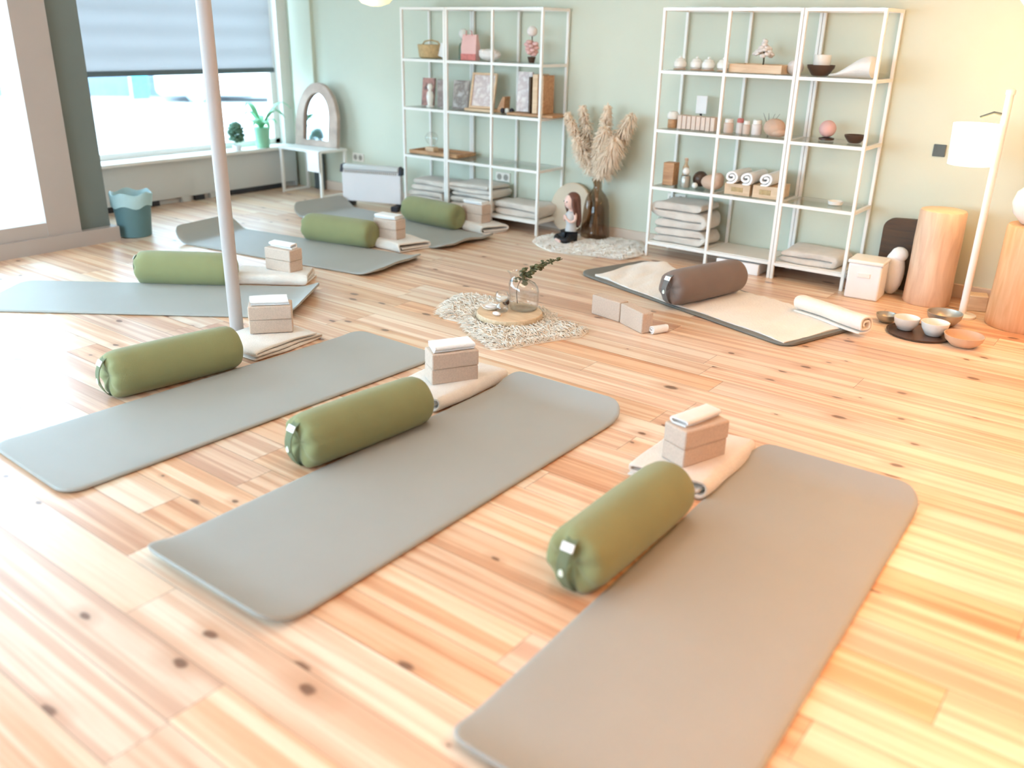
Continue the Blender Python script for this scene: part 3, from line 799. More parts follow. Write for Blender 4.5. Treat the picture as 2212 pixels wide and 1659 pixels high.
def pampas(i, tip, spread, label):
    root = thing('pampas_stem', label, 'dried grass', (vx, vy, .03), group='dried pampas stems in the brown vase')
    T = Vector(tip) - Vector((vx, vy, .03))
    mid = Vector((T.x * .12, T.y * .12, .46)); a0 = Vector((-T.x * .12, -T.y * .12, .01))
    P = [a0, Vector((T.x * .02, T.y * .02, .25)), mid, mid.lerp(T, .5) + Vector((0, 0, .03)), T]
    pts_ = [bez(P, k / 20) for k in range(21)]
    MB().tube(pts_, [.0035 - .0022 * k / 20 for k in range(21)], 6).build('stem', 'pampas_stem', root)
    mb = MB(); rr = random.Random(100 + i)
    for k in range(900):
        t = .52 + .48 * rr.random()
        c = bez(P, min(.999, t)); d = (bez(P, min(.999, t + .02)) - bez(P, t - .02)).normalized()
        q = (t - .52) / .48
        w = spread * 1.35 * (sin(pi * (q * .74 + .14)) ** .7)
        s_ = Vector((rr.gauss(0, 1), rr.gauss(0, 1), rr.gauss(0, .5)))
        s_ = (s_ - d * s_.dot(d)).normalized()
        ln = rr.uniform(.04, .085)
        e1 = c + s_ * w * .45 + d * ln * .45
        e2 = c + s_ * w * rr.uniform(.8, 1.25) + d * ln * rr.uniform(.2, .8) - Vector((0, 0, 1)) * w * rr.uniform(.1, 1.0)
        wd = rr.uniform(.003, .0062)
        sd_ = d.cross(s_).normalized() * wd
        up_ = s_.cross(sd_).normalized() * wd
        r0 = [c + sd_ * .6, c + up_ * .6, c - sd_ * .6, c - up_ * .6]; r1 = [e1 + sd_, e1 + up_, e1 - sd_, e1 - up_]
        e = .15; r2 = [e2 + sd_ * e, e2 + up_ * e, e2 - sd_ * e, e2 - up_ * e]
        mb.rings([r0, r1, r2])
    mb.build('plume', 'pampas', root, angle=80)
for i, (tp, sp, lb) in enumerate([
    ((-4.02, 6.02, .96), .040, 'pale pampas plume leaning furthest over the round drum'),
    ((-3.95, 6.12, 1.01), .045, 'upright pampas plume next to the one over the drum'),
    ((-3.70, 6.08, 1.03), .045, 'tallest pampas plume in the middle of the vase'),
    ((-3.50, 6.10, .98), .060, 'pampas plume leaning towards the shelf with jars'),
    ((-3.56, 5.98, .80), .075, 'bushy low pampas plume drooping on the shelf side of the vase'),
    ((-3.66, 6.0, .88), .065, 'dense pampas plume at the front of the bunch'),
    ((-3.90, 6.0, .78), .055, 'short pampas plume low over the figurine')]):
    pampas(i, tp, sp, lb)

dr = thing('round_drum', 'round pale drum leaning against the wall behind the figurine', 'drum', (-4.055, 6.175, .215), rot=(R(76), 0, R(-4)))
MB().lathe([(.195, -.02), (.202, -.018), (.204, 0), (.202, .018), (.197, .02)], 56).build('frame', 'wood_pale', dr)
MB().lathe([(.197, .0205), (.194, .022), (0, .0222)], 56, cap=False).build('drum_skin', 'drum', dr)

def skin_mesh(name, joints, edges, mat, parent, sub=2, rootv=0):
    bm = bmesh.new(); L_ = bm.verts.layers.skin.verify(); V = []
    for (x, y, z, r) in joints:
        v = bm.verts.new((x, y, z)); v[L_].radius = (r, r); V.append(v)
    V[rootv][L_].use_root = True
    for a, b in edges: bm.edges.new((V[a], V[b]))
    me = bpy.data.meshes.new(name); bm.to_mesh(me); bm.free(); me.materials.append(MT[mat])
    o = bpy.data.objects.new(name, me); COL.objects.link(o); o.parent = parent
    k = o.modifiers.new('Skin', 'SKIN'); k.use_smooth_shade = True
    u = o.modifiers.new('Subdivision', 'SUBSURF'); u.levels = sub; u.render_levels = sub
    return o
# figurine: local +x is where she faces
fg = thing('yoga_figurine', 'seated girl figurine with long brown hair and joined hands', 'figurine', (-3.83, 5.84, .014), R(-116))
# body: torso, neck, arms with joined hands (skin), feet
J = [(0, 0, .085, .040), (.002, 0, .15, .034), (.0, 0, .205, .042), (-.002, 0, .243, .022), (.0, 0, .268, .018)]
Ed = [(0, 1), (1, 2), (2, 3), (3, 4)]
for s_ in (-1, 1):
    b0 = len(J)
    J += [(-.004, s_ * .052, .232, .015), (.004, s_ * .070, .185, .013), (.034, s_ * .046, .165, .011), (.060, s_ * .010, .196, .010), (.064, s_ * .006, .222, .007)]
    Ed += [(2, b0), (b0, b0 + 1), (b0 + 1, b0 + 2), (b0 + 2, b0 + 3), (b0 + 3, b0 + 4)]
skin_mesh('body', J, Ed, 'skin', fg)
h = MB()
h.ellipsoid((.012, 0, .322), (.052, .047, .060), 24, 16)
h.ellipsoid((.064, 0, .312), (.007, .006, .007), 8, 6)
for s_ in (-1, 1): h.ellipsoid((.012, s_ * .047, .312), (.008, .006, .011), 8, 6)
hd = h.build('head', 'skin', fg, angle=80)
ey = MB()
for s_ in (-1, 1): ey.ellipsoid((.0605, s_ * .020, .324), (.003, .005, .0065), 8, 6)
ey.build('eye', 'pants', hd).name = 'eyes'
MB().ellipsoid((.061, 0, .294), (.003, .009, .003), 8, 6).build('mouth', 'rose', hd)
hr = MB()
hr.ellipsoid((-.010, 0, .342), (.058, .056, .054), 24, 14)
rs = []
for k, (z, xo, rx, ry) in enumerate([(.345, -.018, .050, .056), (.31, -.026, .042, .057), (.27, -.036, .034, .056), (.22, -.044, .030, .055), (.17, -.050, .027, .050), (.135, -.052, .020, .040), (.115, -.052, .010, .022)]):
    rs.append([(xo + rx * (1 + .07 * sin(9 * 2 * pi * j / 28)) * cos(2 * pi * j / 28), ry * (1 + .07 * sin(9 * 2 * pi * j / 28)) * sin(2 * pi * j / 28), z) for j in range(28)])
hr.rings(rs)
hr.tube([(.022, .046, .345), (.022, .056, .30), (.010, .058, .255), (.006, .055, .222)], [.012, .013, .012, .005], 8)
hr.tube([(.022, -.046, .345), (.022, -.056, .30), (.010, -.058, .255), (.006, -.055, .222)], [.012, .013, .012, .005], 8)
hr.build('hair', 'hair', fg, angle=80)
tp_ = []
for z, rx, ry in [(.088, .046, .050), (.12, .041, .044), (.15, .038, .041), (.185, .043, .047), (.21, .046, .052), (.232, .036, .047), (.246, .026, .034)]:
    tp_.append([(rx * cos(2 * pi * j / 28) + (.008 if .18 < z < .22 and cos(2 * pi * j / 28) > 0 else 0), ry * sin(2 * pi * j / 28), z) for j in range(28)])
MB().rings(tp_).build('tank_top', 'tank', fg, angle=70)
J = [(0, 0, .070, .052)]; Ed = []
for s_ in (-1, 1):
    b0 = len(J)
    J += [(.02, s_ * .040, .048, .036), (.085, s_ * .085, .032, .026), (.105, s_ * .055, .028, .023), (.10, -s_ * .015 + s_ * .02, .026 + (.012 if s_ > 0 else 0), .018)]
    Ed += [(0, b0), (b0, b0 + 1), (b0 + 1, b0 + 2), (b0 + 2, b0 + 3)]
skin_mesh('trousers', J, Ed, 'pants', fg)
for s_ in (-1, 1):
    MB().ellipsoid((.118 + .006 * s_, s_ * .028, .022), (.015, .026, .014), 14, 8).build('foot', 'skin', fg)

# ------------------------------------------------------------------ shelving
ZL = [.105, .518, .927, 1.33, 1.74]
def shelf_unit(x0, xs, label, solid=(0,)):
    """white metal tube rack, glass shelves in frames"""
    root = thing('shelf_unit', label, 'shelf', (x0, 5.886, 0), group='white metal shelf units along the green wall')
    t = .021; D = .35
    for x in xs:
        for y in (0, D):
            MB().box((x, y, .875), (t, t, 1.75)).build('post', 'metal_white', root, smooth=False, bevel=.002)
    a, b = xs[0], xs[-1]
    for k, z in enumerate(ZL):
        f = MB()
        for y in (0, D): f.box(((a + b) / 2, y, z), (b - a - t, t * .9, t))
        for x in xs: f.box((x, D / 2, z), (t * .9, D - t, t))
        fo = f.build('shelf_frame', 'metal_white', root, smooth=False)
        for i in range(len(xs) - 1):
            c = (xs[i] + xs[i + 1]) / 2
            if k in solid:
                MB().box((c, D / 2, z + .011), (xs[i + 1] - xs[i] - t, D - t, .010)).build('shelf_board', 'white_board', root, smooth=False)
            else:
                MB().box((c, D / 2, z + .011), (xs[i + 1] - xs[i] - t, D - t, .006)).build('shelf_glass', 'shelf_glass', root, smooth=False)
    return root
XL, XRR = -5.70, -3.173
shelf_unit(XL, [.012, .498], 'narrow white metal shelf unit next to the heater')
shelf_unit(XL, [.522, 1.01, 1.498], 'wide white metal shelf unit with folded blankets, ending at the round drum')
shelf_unit(XRR, [.012, .50, .988], 'wide white metal shelf unit with jars, starting at the pampas vase')
shelf_unit(XRR, [1.012, 1.498], 'narrow white metal shelf unit next to the white storage box')
SZ = [z + .0165 for z in ZL]; SZG = [z + .0145 for z in ZL]
def sz(l): return SZ[l] if l == 0 else SZG[l]

# folded blankets on the bottom shelves
FB = 'folded blankets on the bottom shelves'
def pile(x, y, z, half, wd, layers, th, label, seed, rz=0, mat='cream_b'):
    th = th * layers / (layers - 1); layers -= 1
    return blanket((x, y, z), rz, label, zigzag(half, layers, th), th * .93, wd, mat, seed, .011, FB)
pile(-5.475, 6.05, sz(0), .185, .29, 3, .030, 'grey beige blanket at the bottom of the pile beside the heater', 61)
pile(-5.455, 6.05, sz(0) + .097, .180, .28, 3, .032, 'grey beige blanket on top of the pile beside the heater', 62)
pile(-4.945, 6.05, sz(0), .215, .30, 3, .032, 'beige blanket at the bottom of the pile behind the stacked bricks', 63)
pile(-4.935, 6.05, sz(0) + .103, .205, .29, 4, .028, 'beige blanket with many layers on top of the pile behind the bricks', 64)
pile(-4.455, 6.06, sz(0), .205, .30, 3, .036, 'single beige blanket on the bottom shelf beside the drum', 65)
pile(-2.935, 6.05, sz(0), .175, .29, 3, .036, 'lower beige blanket of the pair under the socket', 66)
pile(-2.935, 6.05, sz(0) + .115, .175, .28, 4, .046, 'puffy upper beige blanket of the pair under the socket', 67)
pile(-1.94, 6.06, sz(0), .18, .29, 3, .030, 'flat tan blanket alone at the end of the bottom shelf', 68)

def L_(name, mb, mat, label, cat, loc, group=None, rz=0, **kw):
    o = mb.build(name, mat, loc=loc, rz=rz, **kw); return tag(o, label, cat, group)
def lathe(*pr, n=24): return MB().lathe(list(pr), n)
def box(c, d, **k): return MB().box(c, d, **k)

# --- far rack, top level
z3 = sz(3)
bk = thing('wicker_basket', 'low tan wicker basket on the top level of the narrow shelf', 'basket', (-5.50, 6.05, z3))
MB().lathe([(.085, 0), (.105, .01), (.120, .11), (.112, .112), (.098, .015), (0, .012)], 28).build('bowl', 'tan', bk)
MB().tube([(-.10, 0, .11), (-.075, 0, .135), (0, 0, .148), (.075, 0, .135), (.10, 0, .11)], .007, 8).build('handle', 'tan', bk)
L_('paper_card', box((0, 0, .055), (.075, .006, .11), M=Matrix.Rotation(R(16), 3, 'Y')), 'paper', 'small white card tilted beside the wicker basket', 'card', (-5.345, 6.03, z3 + .012), rz=.1)
bt = thing('bottle', 'green bottle with a white round stopper behind the pink bag', 'bottle', (-5.16, 6.08, z3))
MB().lathe([(.034, 0), (.038, .006), (.038, .105), (.030, .125), (.016, .14), (.015, .165)], 24).build('body', 'green_glass', bt)
MB().ellipsoid((0, 0, .205), (.040, .040, .042), 18, 10).build('stopper', 'white_glaze', bt)
pb = thing('gift_bag', 'pale pink paper bag standing on the top level', 'bag', (-5.03, 6.02, z3), R(4))
rs = [[(-.075, -.03, 0), (.075, -.03, 0), (.075, .03, 0), (-.075, .03, 0)], [(-.077, -.032, .10), (.077, -.032, .10), (.077, .032, .10), (-.077, .032, .10)], [(-.070, -.012, .20), (.070, -.012, .20), (.070, .012, .20), (-.070, .012, .20)]]
MB().rings(rs).build('body', 'pink', pb, angle=30)
MB().tube([(-.03, -.02, .19), (-.028, -.022, .225), (0, -.022, .235), (.028, -.022, .225), (.03, -.02, .19)], .003, 6).build('handle', 'rose', pb)
MB().box((0, -.0325, .025), (.154, .004, .05)).build('band', 'rose', pb)
sh = MB(); rr = random.Random(9)
sh.ellipsoid((0, 0, .048), (.105, .07, .048), 24, 10)
for i in range(9): sh.ellipsoid((rr.uniform(-.08, .08), rr.uniform(-.04, .04), .07), (.03, .03, .022), 10, 6)
L_('shell_piece', sh, 'shell', 'big white shell lying beside the pink bag', 'shell', (-4.83, 6.03, z3), angle=80)
fl = thing('flower_pot', 'pink flower in a dark little pot at the shelf end', 'flower', (-4.41, 6.04, z3))
MB().lathe([(.022, 0), (.030, .03), (.034, .045), (.028, .046)], 20).build('pot', 'brown_dark', fl)
MB().tube([(0, 0, .04), (.004, 0, .12), (.0, 0, .20)], .004, 6).build('stem', 'euca_stem', fl)
pe = MB()
for i in range(16):
    a = 2.4 * i; pe.ellipsoid((.042 * cos(a) * (.4 + .6 * i / 16), .030 * sin(a), .065 + .006 * i), (.032, .024, .018), 10, 6, M=Matrix.Rotation(a, 3, 'Z'))
pe.build('petals', 'pink', fl, angle=80)
MB().ellipsoid((0, -.02, .12), (.018, .016, .04), 12, 8).build('bud', 'rose', fl)
MB().ellipsoid((0, 0, .235), (.042, .042, .040), 18, 10).build('bloom', 'shell', fl)
# --- far rack, second level
z2 = sz(2)
L_('photo_book', box((0, 0, .118), (.13, .02, .235), M=Matrix.Rotation(R(-7), 3, 'X')), 'book1', 'dark photo book standing upright in the narrow shelf', 'book', (-5.555, 6.07, z2 + .002), rz=.1)
sta = MB()
sta.lathe([(.034, 0), (.036, .012), (.024, .02), (.030, .06), (.034, .09), (.026, .125), (.014, .14), (.022, .152), (.026, .172), (.018, .192), (.002, .198)], 20)
L_('statuette', sta, 'white_glaze', 'slim white statuette in front of the photo book', 'statuette', (-5.475, 6.0, z2))
L_('book', box((0, 0, .115), (.075, .022, .23)), 'book2', 'grey book leaning beside the white statuette', 'book', (-5.385, 6.05, z2), rz=.12)
gf = thing('framed_print', 'grey print in a thin frame behind the shelf post', 'picture', (-5.175, 6.05, z2), R(3), rot=(R(-6), 0, R(3)))
MB().box((0, .008, .118), (.17, .012, .236)).build('frame', 'book2', gf, bevel=.003)
MB().box((0, .0015, .118), (.148, .004, .214)).build('print', 'printg', gf, smooth=False)
wf = thing('framed_print', 'pale print in a wooden frame leaning back on a wooden ledge', 'picture', (-4.91, 6.02, z2 + .022), rot=(R(-13), 0, R(8)))
f = MB()
for x in (-.112, .112): f.box((x, 0, .145), (.018, .02, .29))
for z in (.009, .281): f.box((0, 0, z), (.206, .02, .018))
f.build('frame', 'wood_pale', wf, bevel=.002)
MB().box((0, .003, .145), (.21, .006, .256)).build('print', 'print', wf, smooth=False)
L_('wooden_ledge', box((0, 0, .011), (.30, .16, .021)), 'wood_pale', 'flat wooden ledge under the leaning wooden frame', 'board', (-4.90, 6.04, z2), bevel=.003)
wg = MB().add([(-.035, -.04, 0), (.05, -.04, 0), (.06, -.04, .13), (.035, -.04, .13), (-.035, .04, 0), (.05, .04, 0), (.06, .04, .13), (.035, .04, .13)], [(0, 1, 2, 3), (7, 6, 5, 4), (0, 4, 5, 1), (1, 5, 6, 2), (2, 6, 7, 3), (3, 7, 4, 0)])
L_('wooden_wedge', wg, 'wood_mid', 'small slanted wooden block beside the leaning frame', 'block', (-4.72, 6.06, z2), bevel=.003)
PB = 'pebbles on the second level'
for i, (x, mt_, lb) in enumerate([(-4.665, 'black', 'black pebble next to the wooden wedge'), (-4.635, 'white_glaze', 'white pebble between the two black ones'), (-4.60, 'black', 'black pebble next to the white frames')]):
    L_('pebble', MB().ellipsoid((0, 0, .022), (.022, .020, .022), 14, 8), mt_, lb, 'pebble', (x, 6.0 + .02 * i, z2), PB)
L_('wooden_board', box((0, 0, .009), (.46, .26, .018)), 'wood_mid', 'brown wooden board under the upright white and wooden frames', 'board', (-4.40 + .06, 6.06, z2), bevel=.002)
zz_ = z2 + .0185
L_('photo_card', box((0, 0, .155), (.13, .022, .31), M=Matrix.Rotation(R(-6), 3, 'X')), 'print', 'white picture panel standing beside the black pebbles', 'picture', (-4.475, 6.05, zz_ + .004), rz=.15, bevel=.002)
L_('photo_card', box((0, 0, .14), (.02, .14, .28)), 'wood_dark', 'thin dark panel between the white panel and wooden frames', 'picture', (-4.385, 6.06, zz_), bevel=.002)
L_('display_box', box((0, 0, .152), (.05, .16, .30)), 'wood_pale', 'upright pale wooden display box beside the shelf post', 'box', (-4.325, 6.06, zz_), bevel=.003)
L_('display_box', box((0, 0, .148), (.035, .15, .295)), 'wood_mid', 'upright brown display box at the very end of the shelf', 'box', (-4.262, 6.06, zz_), bevel=.003)
# --- far rack, first level
z1 = sz(1)
ty = thing('wooden_tray', 'flat brown wooden tray lying across two glass shelves', 'tray', (-5.37, 6.06, z1 + .001))
MB().box((-.02, 0, .007), (.56, .26, .013)).build('base', 'wood_mid', ty, bevel=.003)
f = MB()
for y in (-.13, .13): f.box((-.02, y, .019), (.56, .012, .030))
for x in (-.30, .26): f.box((x, 0, .019), (.012, .26, .030))
f.build('rim', 'wood_mid', ty, bevel=.003)
bu = thing('glass_globe_lamp', 'little glass globe on a wooden foot, on the wooden tray', 'lamp', (-5.51, 6.05, z1 + .0145))
MB().box((0, 0, .022), (.10, .07, .044)).build('foot', 'wood_pale', bu, bevel=.006)
MB().lathe([(.018, .045), (.020, .062), (.045, .085), (.058, .115), (.055, .145), (.035, .168), (.012, .176)], 24).build('globe', 'clear_glass', bu)
MB().tube([(0, 0, .045), (.004, 0, .08), (-.004, 0, .12)], .005, 6).build('filament', 'white_glaze', bu)

# --- near rack, top level
PJ = 'white round pots in a row on the top level'
for i, (x, lb) in enumerate([(-3.085, 'white round pot at the pampas end of the row'), (-2.97, 'white round pot second from the pampas end'), (-2.865, 'white round pot third from the pampas end'), (-2.765, 'white round pot beside the middle shelf post')]):
    j = thing('lidded_pot', lb, 'pot', (x, 6.03 + .03 * (i % 2), z3), group=PJ)
    MB().lathe([(.030, .008), (.044, .022), (.046, .048), (.036, .062)], 24).build('body', 'white_glaze', j)
    MB().lathe([(.036, .0625), (.030, .074), (.010, .080), (.010, .09), (.002, .094)], 20).build('lid', 'white_glaze', j)
    MB().lathe([(.038, 0), (.048, .004), (.044, .0075), (.030, .0078)], 24).build('saucer', 'tan_glaze', j)
wt = thing('wooden_tray', 'pale wooden tray with raised rim on the top level', 'tray', (-2.475, 6.05, z3))
MB().box((0, 0, .008), (.37, .25, .015)).build('base', 'wood_pale', wt, bevel=.003)
f = MB()
for y in (-.125, .125): f.box((0, y, .03), (.37, .012, .055))
for x in (-.18, .18): f.box((x, 0, .03), (.012, .25, .055))
f.build('rim', 'wood_pale', wt, bevel=.003)
fw = MB(); rr = random.Random(12)
for i in range(26):
    a = i * 2.4; q = (i / 26) ** .5
    fw.ellipsoid((.06 * q * cos(a), .05 * q * sin(a), .10 + .045 * (1 - q) * 2 + rr.uniform(-.01, .01)), (.022, .022, .012), 8, 5, M=Matrix.Rotation(a, 3, 'Z') @ Matrix.Rotation(.5, 3, 'Y'))
ft = thing('white_flower', 'cream dried flower standing in the wooden tray', 'flower', (-2.485, 6.07, z3 + .016))
fw.build('bloom', 'shell', ft, angle=80)
MB().tube([(0, 0, .0), (.004, 0, .06), (0, 0, .12)], .005, 6).build('stem', 'euca_stem', ft)
L_('salt_lump', MB().ellipsoid((0, 0, .045), (.055, .05, .048), 18, 10), 'shell', 'rounded white lump beside the wooden tray on the top level', 'stone', (-2.245, 6.04, z3))
L_('dark_bowl', lathe((.045, 0), (.055, .006), (.085, .05), (.088, .068), (.082, .068), (.05, .014), (0, .012)), 'brown_dark', 'dark brown bowl holding a white cup on the top level', 'bowl', (-2.075, 6.04, z3))
L_('white_cup', lathe((.030, 0), (.044, .01), (.055, .06), (.056, .115), (.051, .115), (.048, .06), (.03, .014), (0, .012)), 'white_glaze', 'white cup standing in the dark brown bowl', 'cup', (-2.073, 6.04, z3 + .0145))
cu = MB()
rs = []
for i in range(13):
    t = i / 12; x = -.13 + .25 * t; hgt = .02 + .15 * sm(t) * (1 - .3 * t * t); wd_ = .11 - .02 * abs(t - .5)
    rs.append([(x, wd_ * cos(a) * (1 if cos(a) else 1), hgt * .5 + hgt * .5 * sin(a)) for a in [2 * pi * j / 20 for j in range(20)]])
cu.rings(rs)
L_('white_cushion', cu, 'towel', 'sloping white cushion at the shelf end on the top level', 'cushion', (-1.86, 6.05, z3), angle=80)
# --- near rack, second level
jr = thing('jar', 'small brown jar with a rounded white lid beside the shelf post', 'jar', (-3.10, 6.02, z2))
MB().lathe([(.032, 0), (.036, .005), (.036, .055), (.032, .062)], 24).build('body', 'wood_mid', jr)
MB().lathe([(.036, .0625), (.044, .072), (.044, .095), (.030, .115), (.004, .12)], 24).build('lid', 'white_glaze', jr)
cd = thing('card_holder', 'white card on a black foot behind the row of small boxes', 'card', (-2.945, 6.15, z2))
MB().lathe([(.04, 0), (.042, .006), (.02, .012), (.008, .02), (.008, .10), (.014, .103)], 20).build('foot', 'black', cd)
MB().box((0, 0, .165), (.085, .008, .125)).build('card', 'paper', cd, bevel=.003)
for i in range(8):
    x = -3.030 + .037 * i
    L_('small_box', box((0, 0, .048), (.032, .09, .096 - .003 * (i % 3))), 'pale_box', ['blush box next to the brown jar, first of the row', 'second blush box of the row, counted from the brown jar', 'third blush box of the row, counted from the brown jar', 'fourth blush box of the row, counted from the brown jar', 'fifth blush box of the row, counted from the brown jar', 'sixth blush box of the row, counted from the brown jar', 'seventh blush box of the row, counted from the brown jar', 'last blush box of the row, beside the middle post'][i], 'box', (x, 6.03, z2), 'blush boxes in a row', bevel=.003)
JG = 'little white jars on the second level'
for i, (x, r, hh, lb) in enumerate([(-2.665, .034, .095, 'white jar next to the middle post'), (-2.590, .026, .10, 'slim white jar, second from the middle post'), (-2.532, .025, .09, 'short white jar, third from the middle post'), (-2.465, .036, .10, 'stout white jar beside the beige round bag')]):
    j = thing('jar', lb, 'jar', (x, 6.03 + .02 * (i % 2), z2), group=JG)
    MB().lathe([(r * .9, 0), (r, .005), (r, hh * .66), (r * .8, hh * .72)], 20).build('body', 'shell' if i % 2 else 'pale_box', j)
    MB().lathe([(r * .86, hh * .721), (r * .86, hh * .95), (r * .7, hh)], 20).build('lid', 'white_glaze' if i != 1 else 'rose', j)
bgm = MB(); bgm.ellipsoid((0, 0, .058), (.075, .06, .06), 22, 12); bgm.ellipsoid((.03, 0, .03), (.06, .055, .032), 18, 8)
L_('round_bag', bgm, 'beige_cloth', 'rounded beige bag beside the double post, second level', 'bag', (-2.335, 6.04, z2))
twg = MB()
for a in (-.5, -.1, .35, .7): twg.tube([(0, 0, 0), (.03 * a, .0, .07), (.10 * a, 0, .14)], [.003, .0022, .001], 5)
L_('dry_twigs', twg, 'brown_dark', 'dry brown twigs standing behind the beige round bag', 'twig', (-2.42, 6.15, z2))
L_('pink_ball', MB().ellipsoid((0, 0, .055), (.055, .055, .055), 24, 14), 'pink', 'pale pink ball resting on a brown ring', 'ball', (-1.985, 6.08, z2 + .019))
L_('brown_ring', lathe((.030, 0), (.05, .004), (.05, .016), (.038, .0175), (.034, .012), n=28), 'brown_dark', 'low brown ring under the pale pink ball', 'stand', (-1.985, 6.08, z2))
L_('low_bowl', lathe((.03, 0), (.04, .004), (.066, .04), (.068, .052), (.063, .052), (.036, .01), (0, .008)), 'brown_dark', 'low dark brown bowl at the end of the second level', 'bowl', (-1.79, 6.05, z2))
# --- near rack, first level
L_('wooden_box', box((0, 0, .082), (.088, .088, .164)), 'wood_mid', 'tall brown wooden block beside the shelf post', 'block', (-3.08, 6.02, z1), bevel=.005)
bo = thing('bottle', 'slim beige bottle behind the tall wooden block', 'bottle', (-2.995, 6.09, z1))
MB().lathe([(.022, 0), (.025, .004), (.024, .13), (.012, .15), (.011, .175)], 20).build('body', 'bark', bo)
MB().lathe([(.013, .1752), (.014, .178), (.013, .194), (.004, .196)], 16).build('cap', 'tan_glaze', bo)
ca = thing('metal_canister', 'silver canister with a white ball on its lid', 'canister', (-2.945, 6.0, z1))
MB().lathe([(.034, 0), (.036, .004), (.036, .066), (.033, .071)], 24).build('body', 'grey_metal', ca)
MB().lathe([(.034, .0712), (.034, .082), (.008, .086)], 24).build('lid', 'grey_metal', ca)
L_('white_ball', MB().ellipsoid((0, 0, .028), (.028, .028, .028), 18, 10), 'white_glaze', 'white ball sitting on the silver canister', 'ball', (-2.945, 6.0, z1 + .0855))
L_('dark_ball', MB().ellipsoid((0, 0, .058), (.056, .056, .058), 24, 12), 'brown_dark', 'shiny dark brown ball behind the silver canister', 'ball', (-2.865, 6.08, z1))
L_('white_ball', MB().ellipsoid((0, 0, .022), (.022, .022, .022), 14, 8), 'white_glaze', 'small white ball on the glass in front of the dark ball', 'ball', (-2.86, 5.985, z1))
bg2 = MB(); bg2.ellipsoid((0, 0, .052), (.085, .06, .055), 22, 12); bg2.ellipsoid((.045, 0, .08), (.04, .045, .045), 16, 8)
L_('cloth_pouch', bg2, 'beige_cloth', 'beige cloth pouch against the middle post', 'pouch', (-2.745, 6.03, z1))
for i, (x, wd_, hh, lb) in enumerate([(-2.51, .19, .078, 'small wooden crate under the rolled towels next to the middle post'), (-2.305, .18, .085, 'small wooden crate under the rolled towels next to the double post')]):
    cr = thing('wooden_crate', lb, 'crate', (x, 6.05, z1), group='little crates under the towels')
    f = MB()
    for y in (-.11, .11): f.box((0, y, hh / 2), (wd_, .01, hh))
    for s_ in (-1, 1): f.box((s_ * (wd_ / 2 - .006), 0, hh / 2), (.012, .21, hh))
    f.box((0, 0, hh - .004), (wd_ - .024, .21, .008))
    f.build('body', 'wood_pale', cr, bevel=.002)
    MB().box((0, -.1165, hh * .5), (wd_ * .45, .003, hh * .4)).build('plate', 'tan', cr, smooth=False)
TW = 'rolled white towels on the crates'
for i, (x, zt, lb) in enumerate([(-2.55, .0795, 'rolled white towel next to the middle post'), (-2.435, .0795, 'rolled white towel in the middle of the three'), (-2.30, .0865, 'rolled white towel next to the double post')]):
    o = ribbon(spiral(.052, .095, 2.2, .015), .015, .27, seed=80 + i, wob=.003).build('rolled_towel', 'towel', loc=(x, 6.03, z1 + zt), angle=60)
    tag(o, lb, 'towel', TW)
L_('white_dish', lathe((.03, 0), (.046, .004), (.05, .024), (.046, .026), (.03, .008), (0, .006)), 'white_glaze', 'small white dish alone on the first glass level', 'dish', (-1.85, 6.05, z1))
# box on the floor under the near rack
L_('flat_box', box((0, 0, .04), (.32, .22, .08)), 'paper', 'flat white box on the floor under the shelf', 'box', (-2.42, 5.98, 0), rz=.02, bevel=.005)

# ------------------------------------------------------------------ heater, mirror table, sockets, bin, plants
ht = thing('convector_heater', 'white convector heater with black corners on black feet', 'heater', (-6.05, 5.815, 0), R(19))
MB().box((0, 0, .205), (.60, .06, .29)).build('panel', 'heater_white', ht, bevel=.006)
MB().box((0, 0, .375), (.57, .075, .045)).build('top_grille', 'rad_cover', ht, bevel=.010)
sl = MB()
for i in range(26): sl.box((-.26 + .52 * i / 25, -.0385, .336), (.009, .003, .022))
for i in range(26): pass
sl.build('air_slots', 'socket_hole', ht, smooth=False)
for s_ in (-1, 1):
    MB().add([(s_ * .287, -.045, .325), (s_ * .287, .045, .325), (s_ * .287, .04, .385), (s_ * .287, .01, .405), (s_ * .287, -.03, .40), (s_ * .318, -.04, .325), (s_ * .318, .04, .325), (s_ * .312, .035, .38), (s_ * .308, .01, .395), (s_ * .312, -.028, .39)],
             [(0, 1, 2, 3, 4), (9, 8, 7, 6, 5), (0, 5, 6, 1), (1, 6, 7, 2), (2, 7, 8, 3), (3, 8, 9, 4), (4, 9, 5, 0)]).build('end_cap', 'black', ht, bevel=.004)
    MB().box((s_ * .262, 0, .025), (.07, .21, .05)).build('foot', 'black', ht, bevel=.010)
    MB().box((s_ * .262, 0, .058), (.03, .03, .02)).build('foot_bracket', 'black', ht, smooth=False)

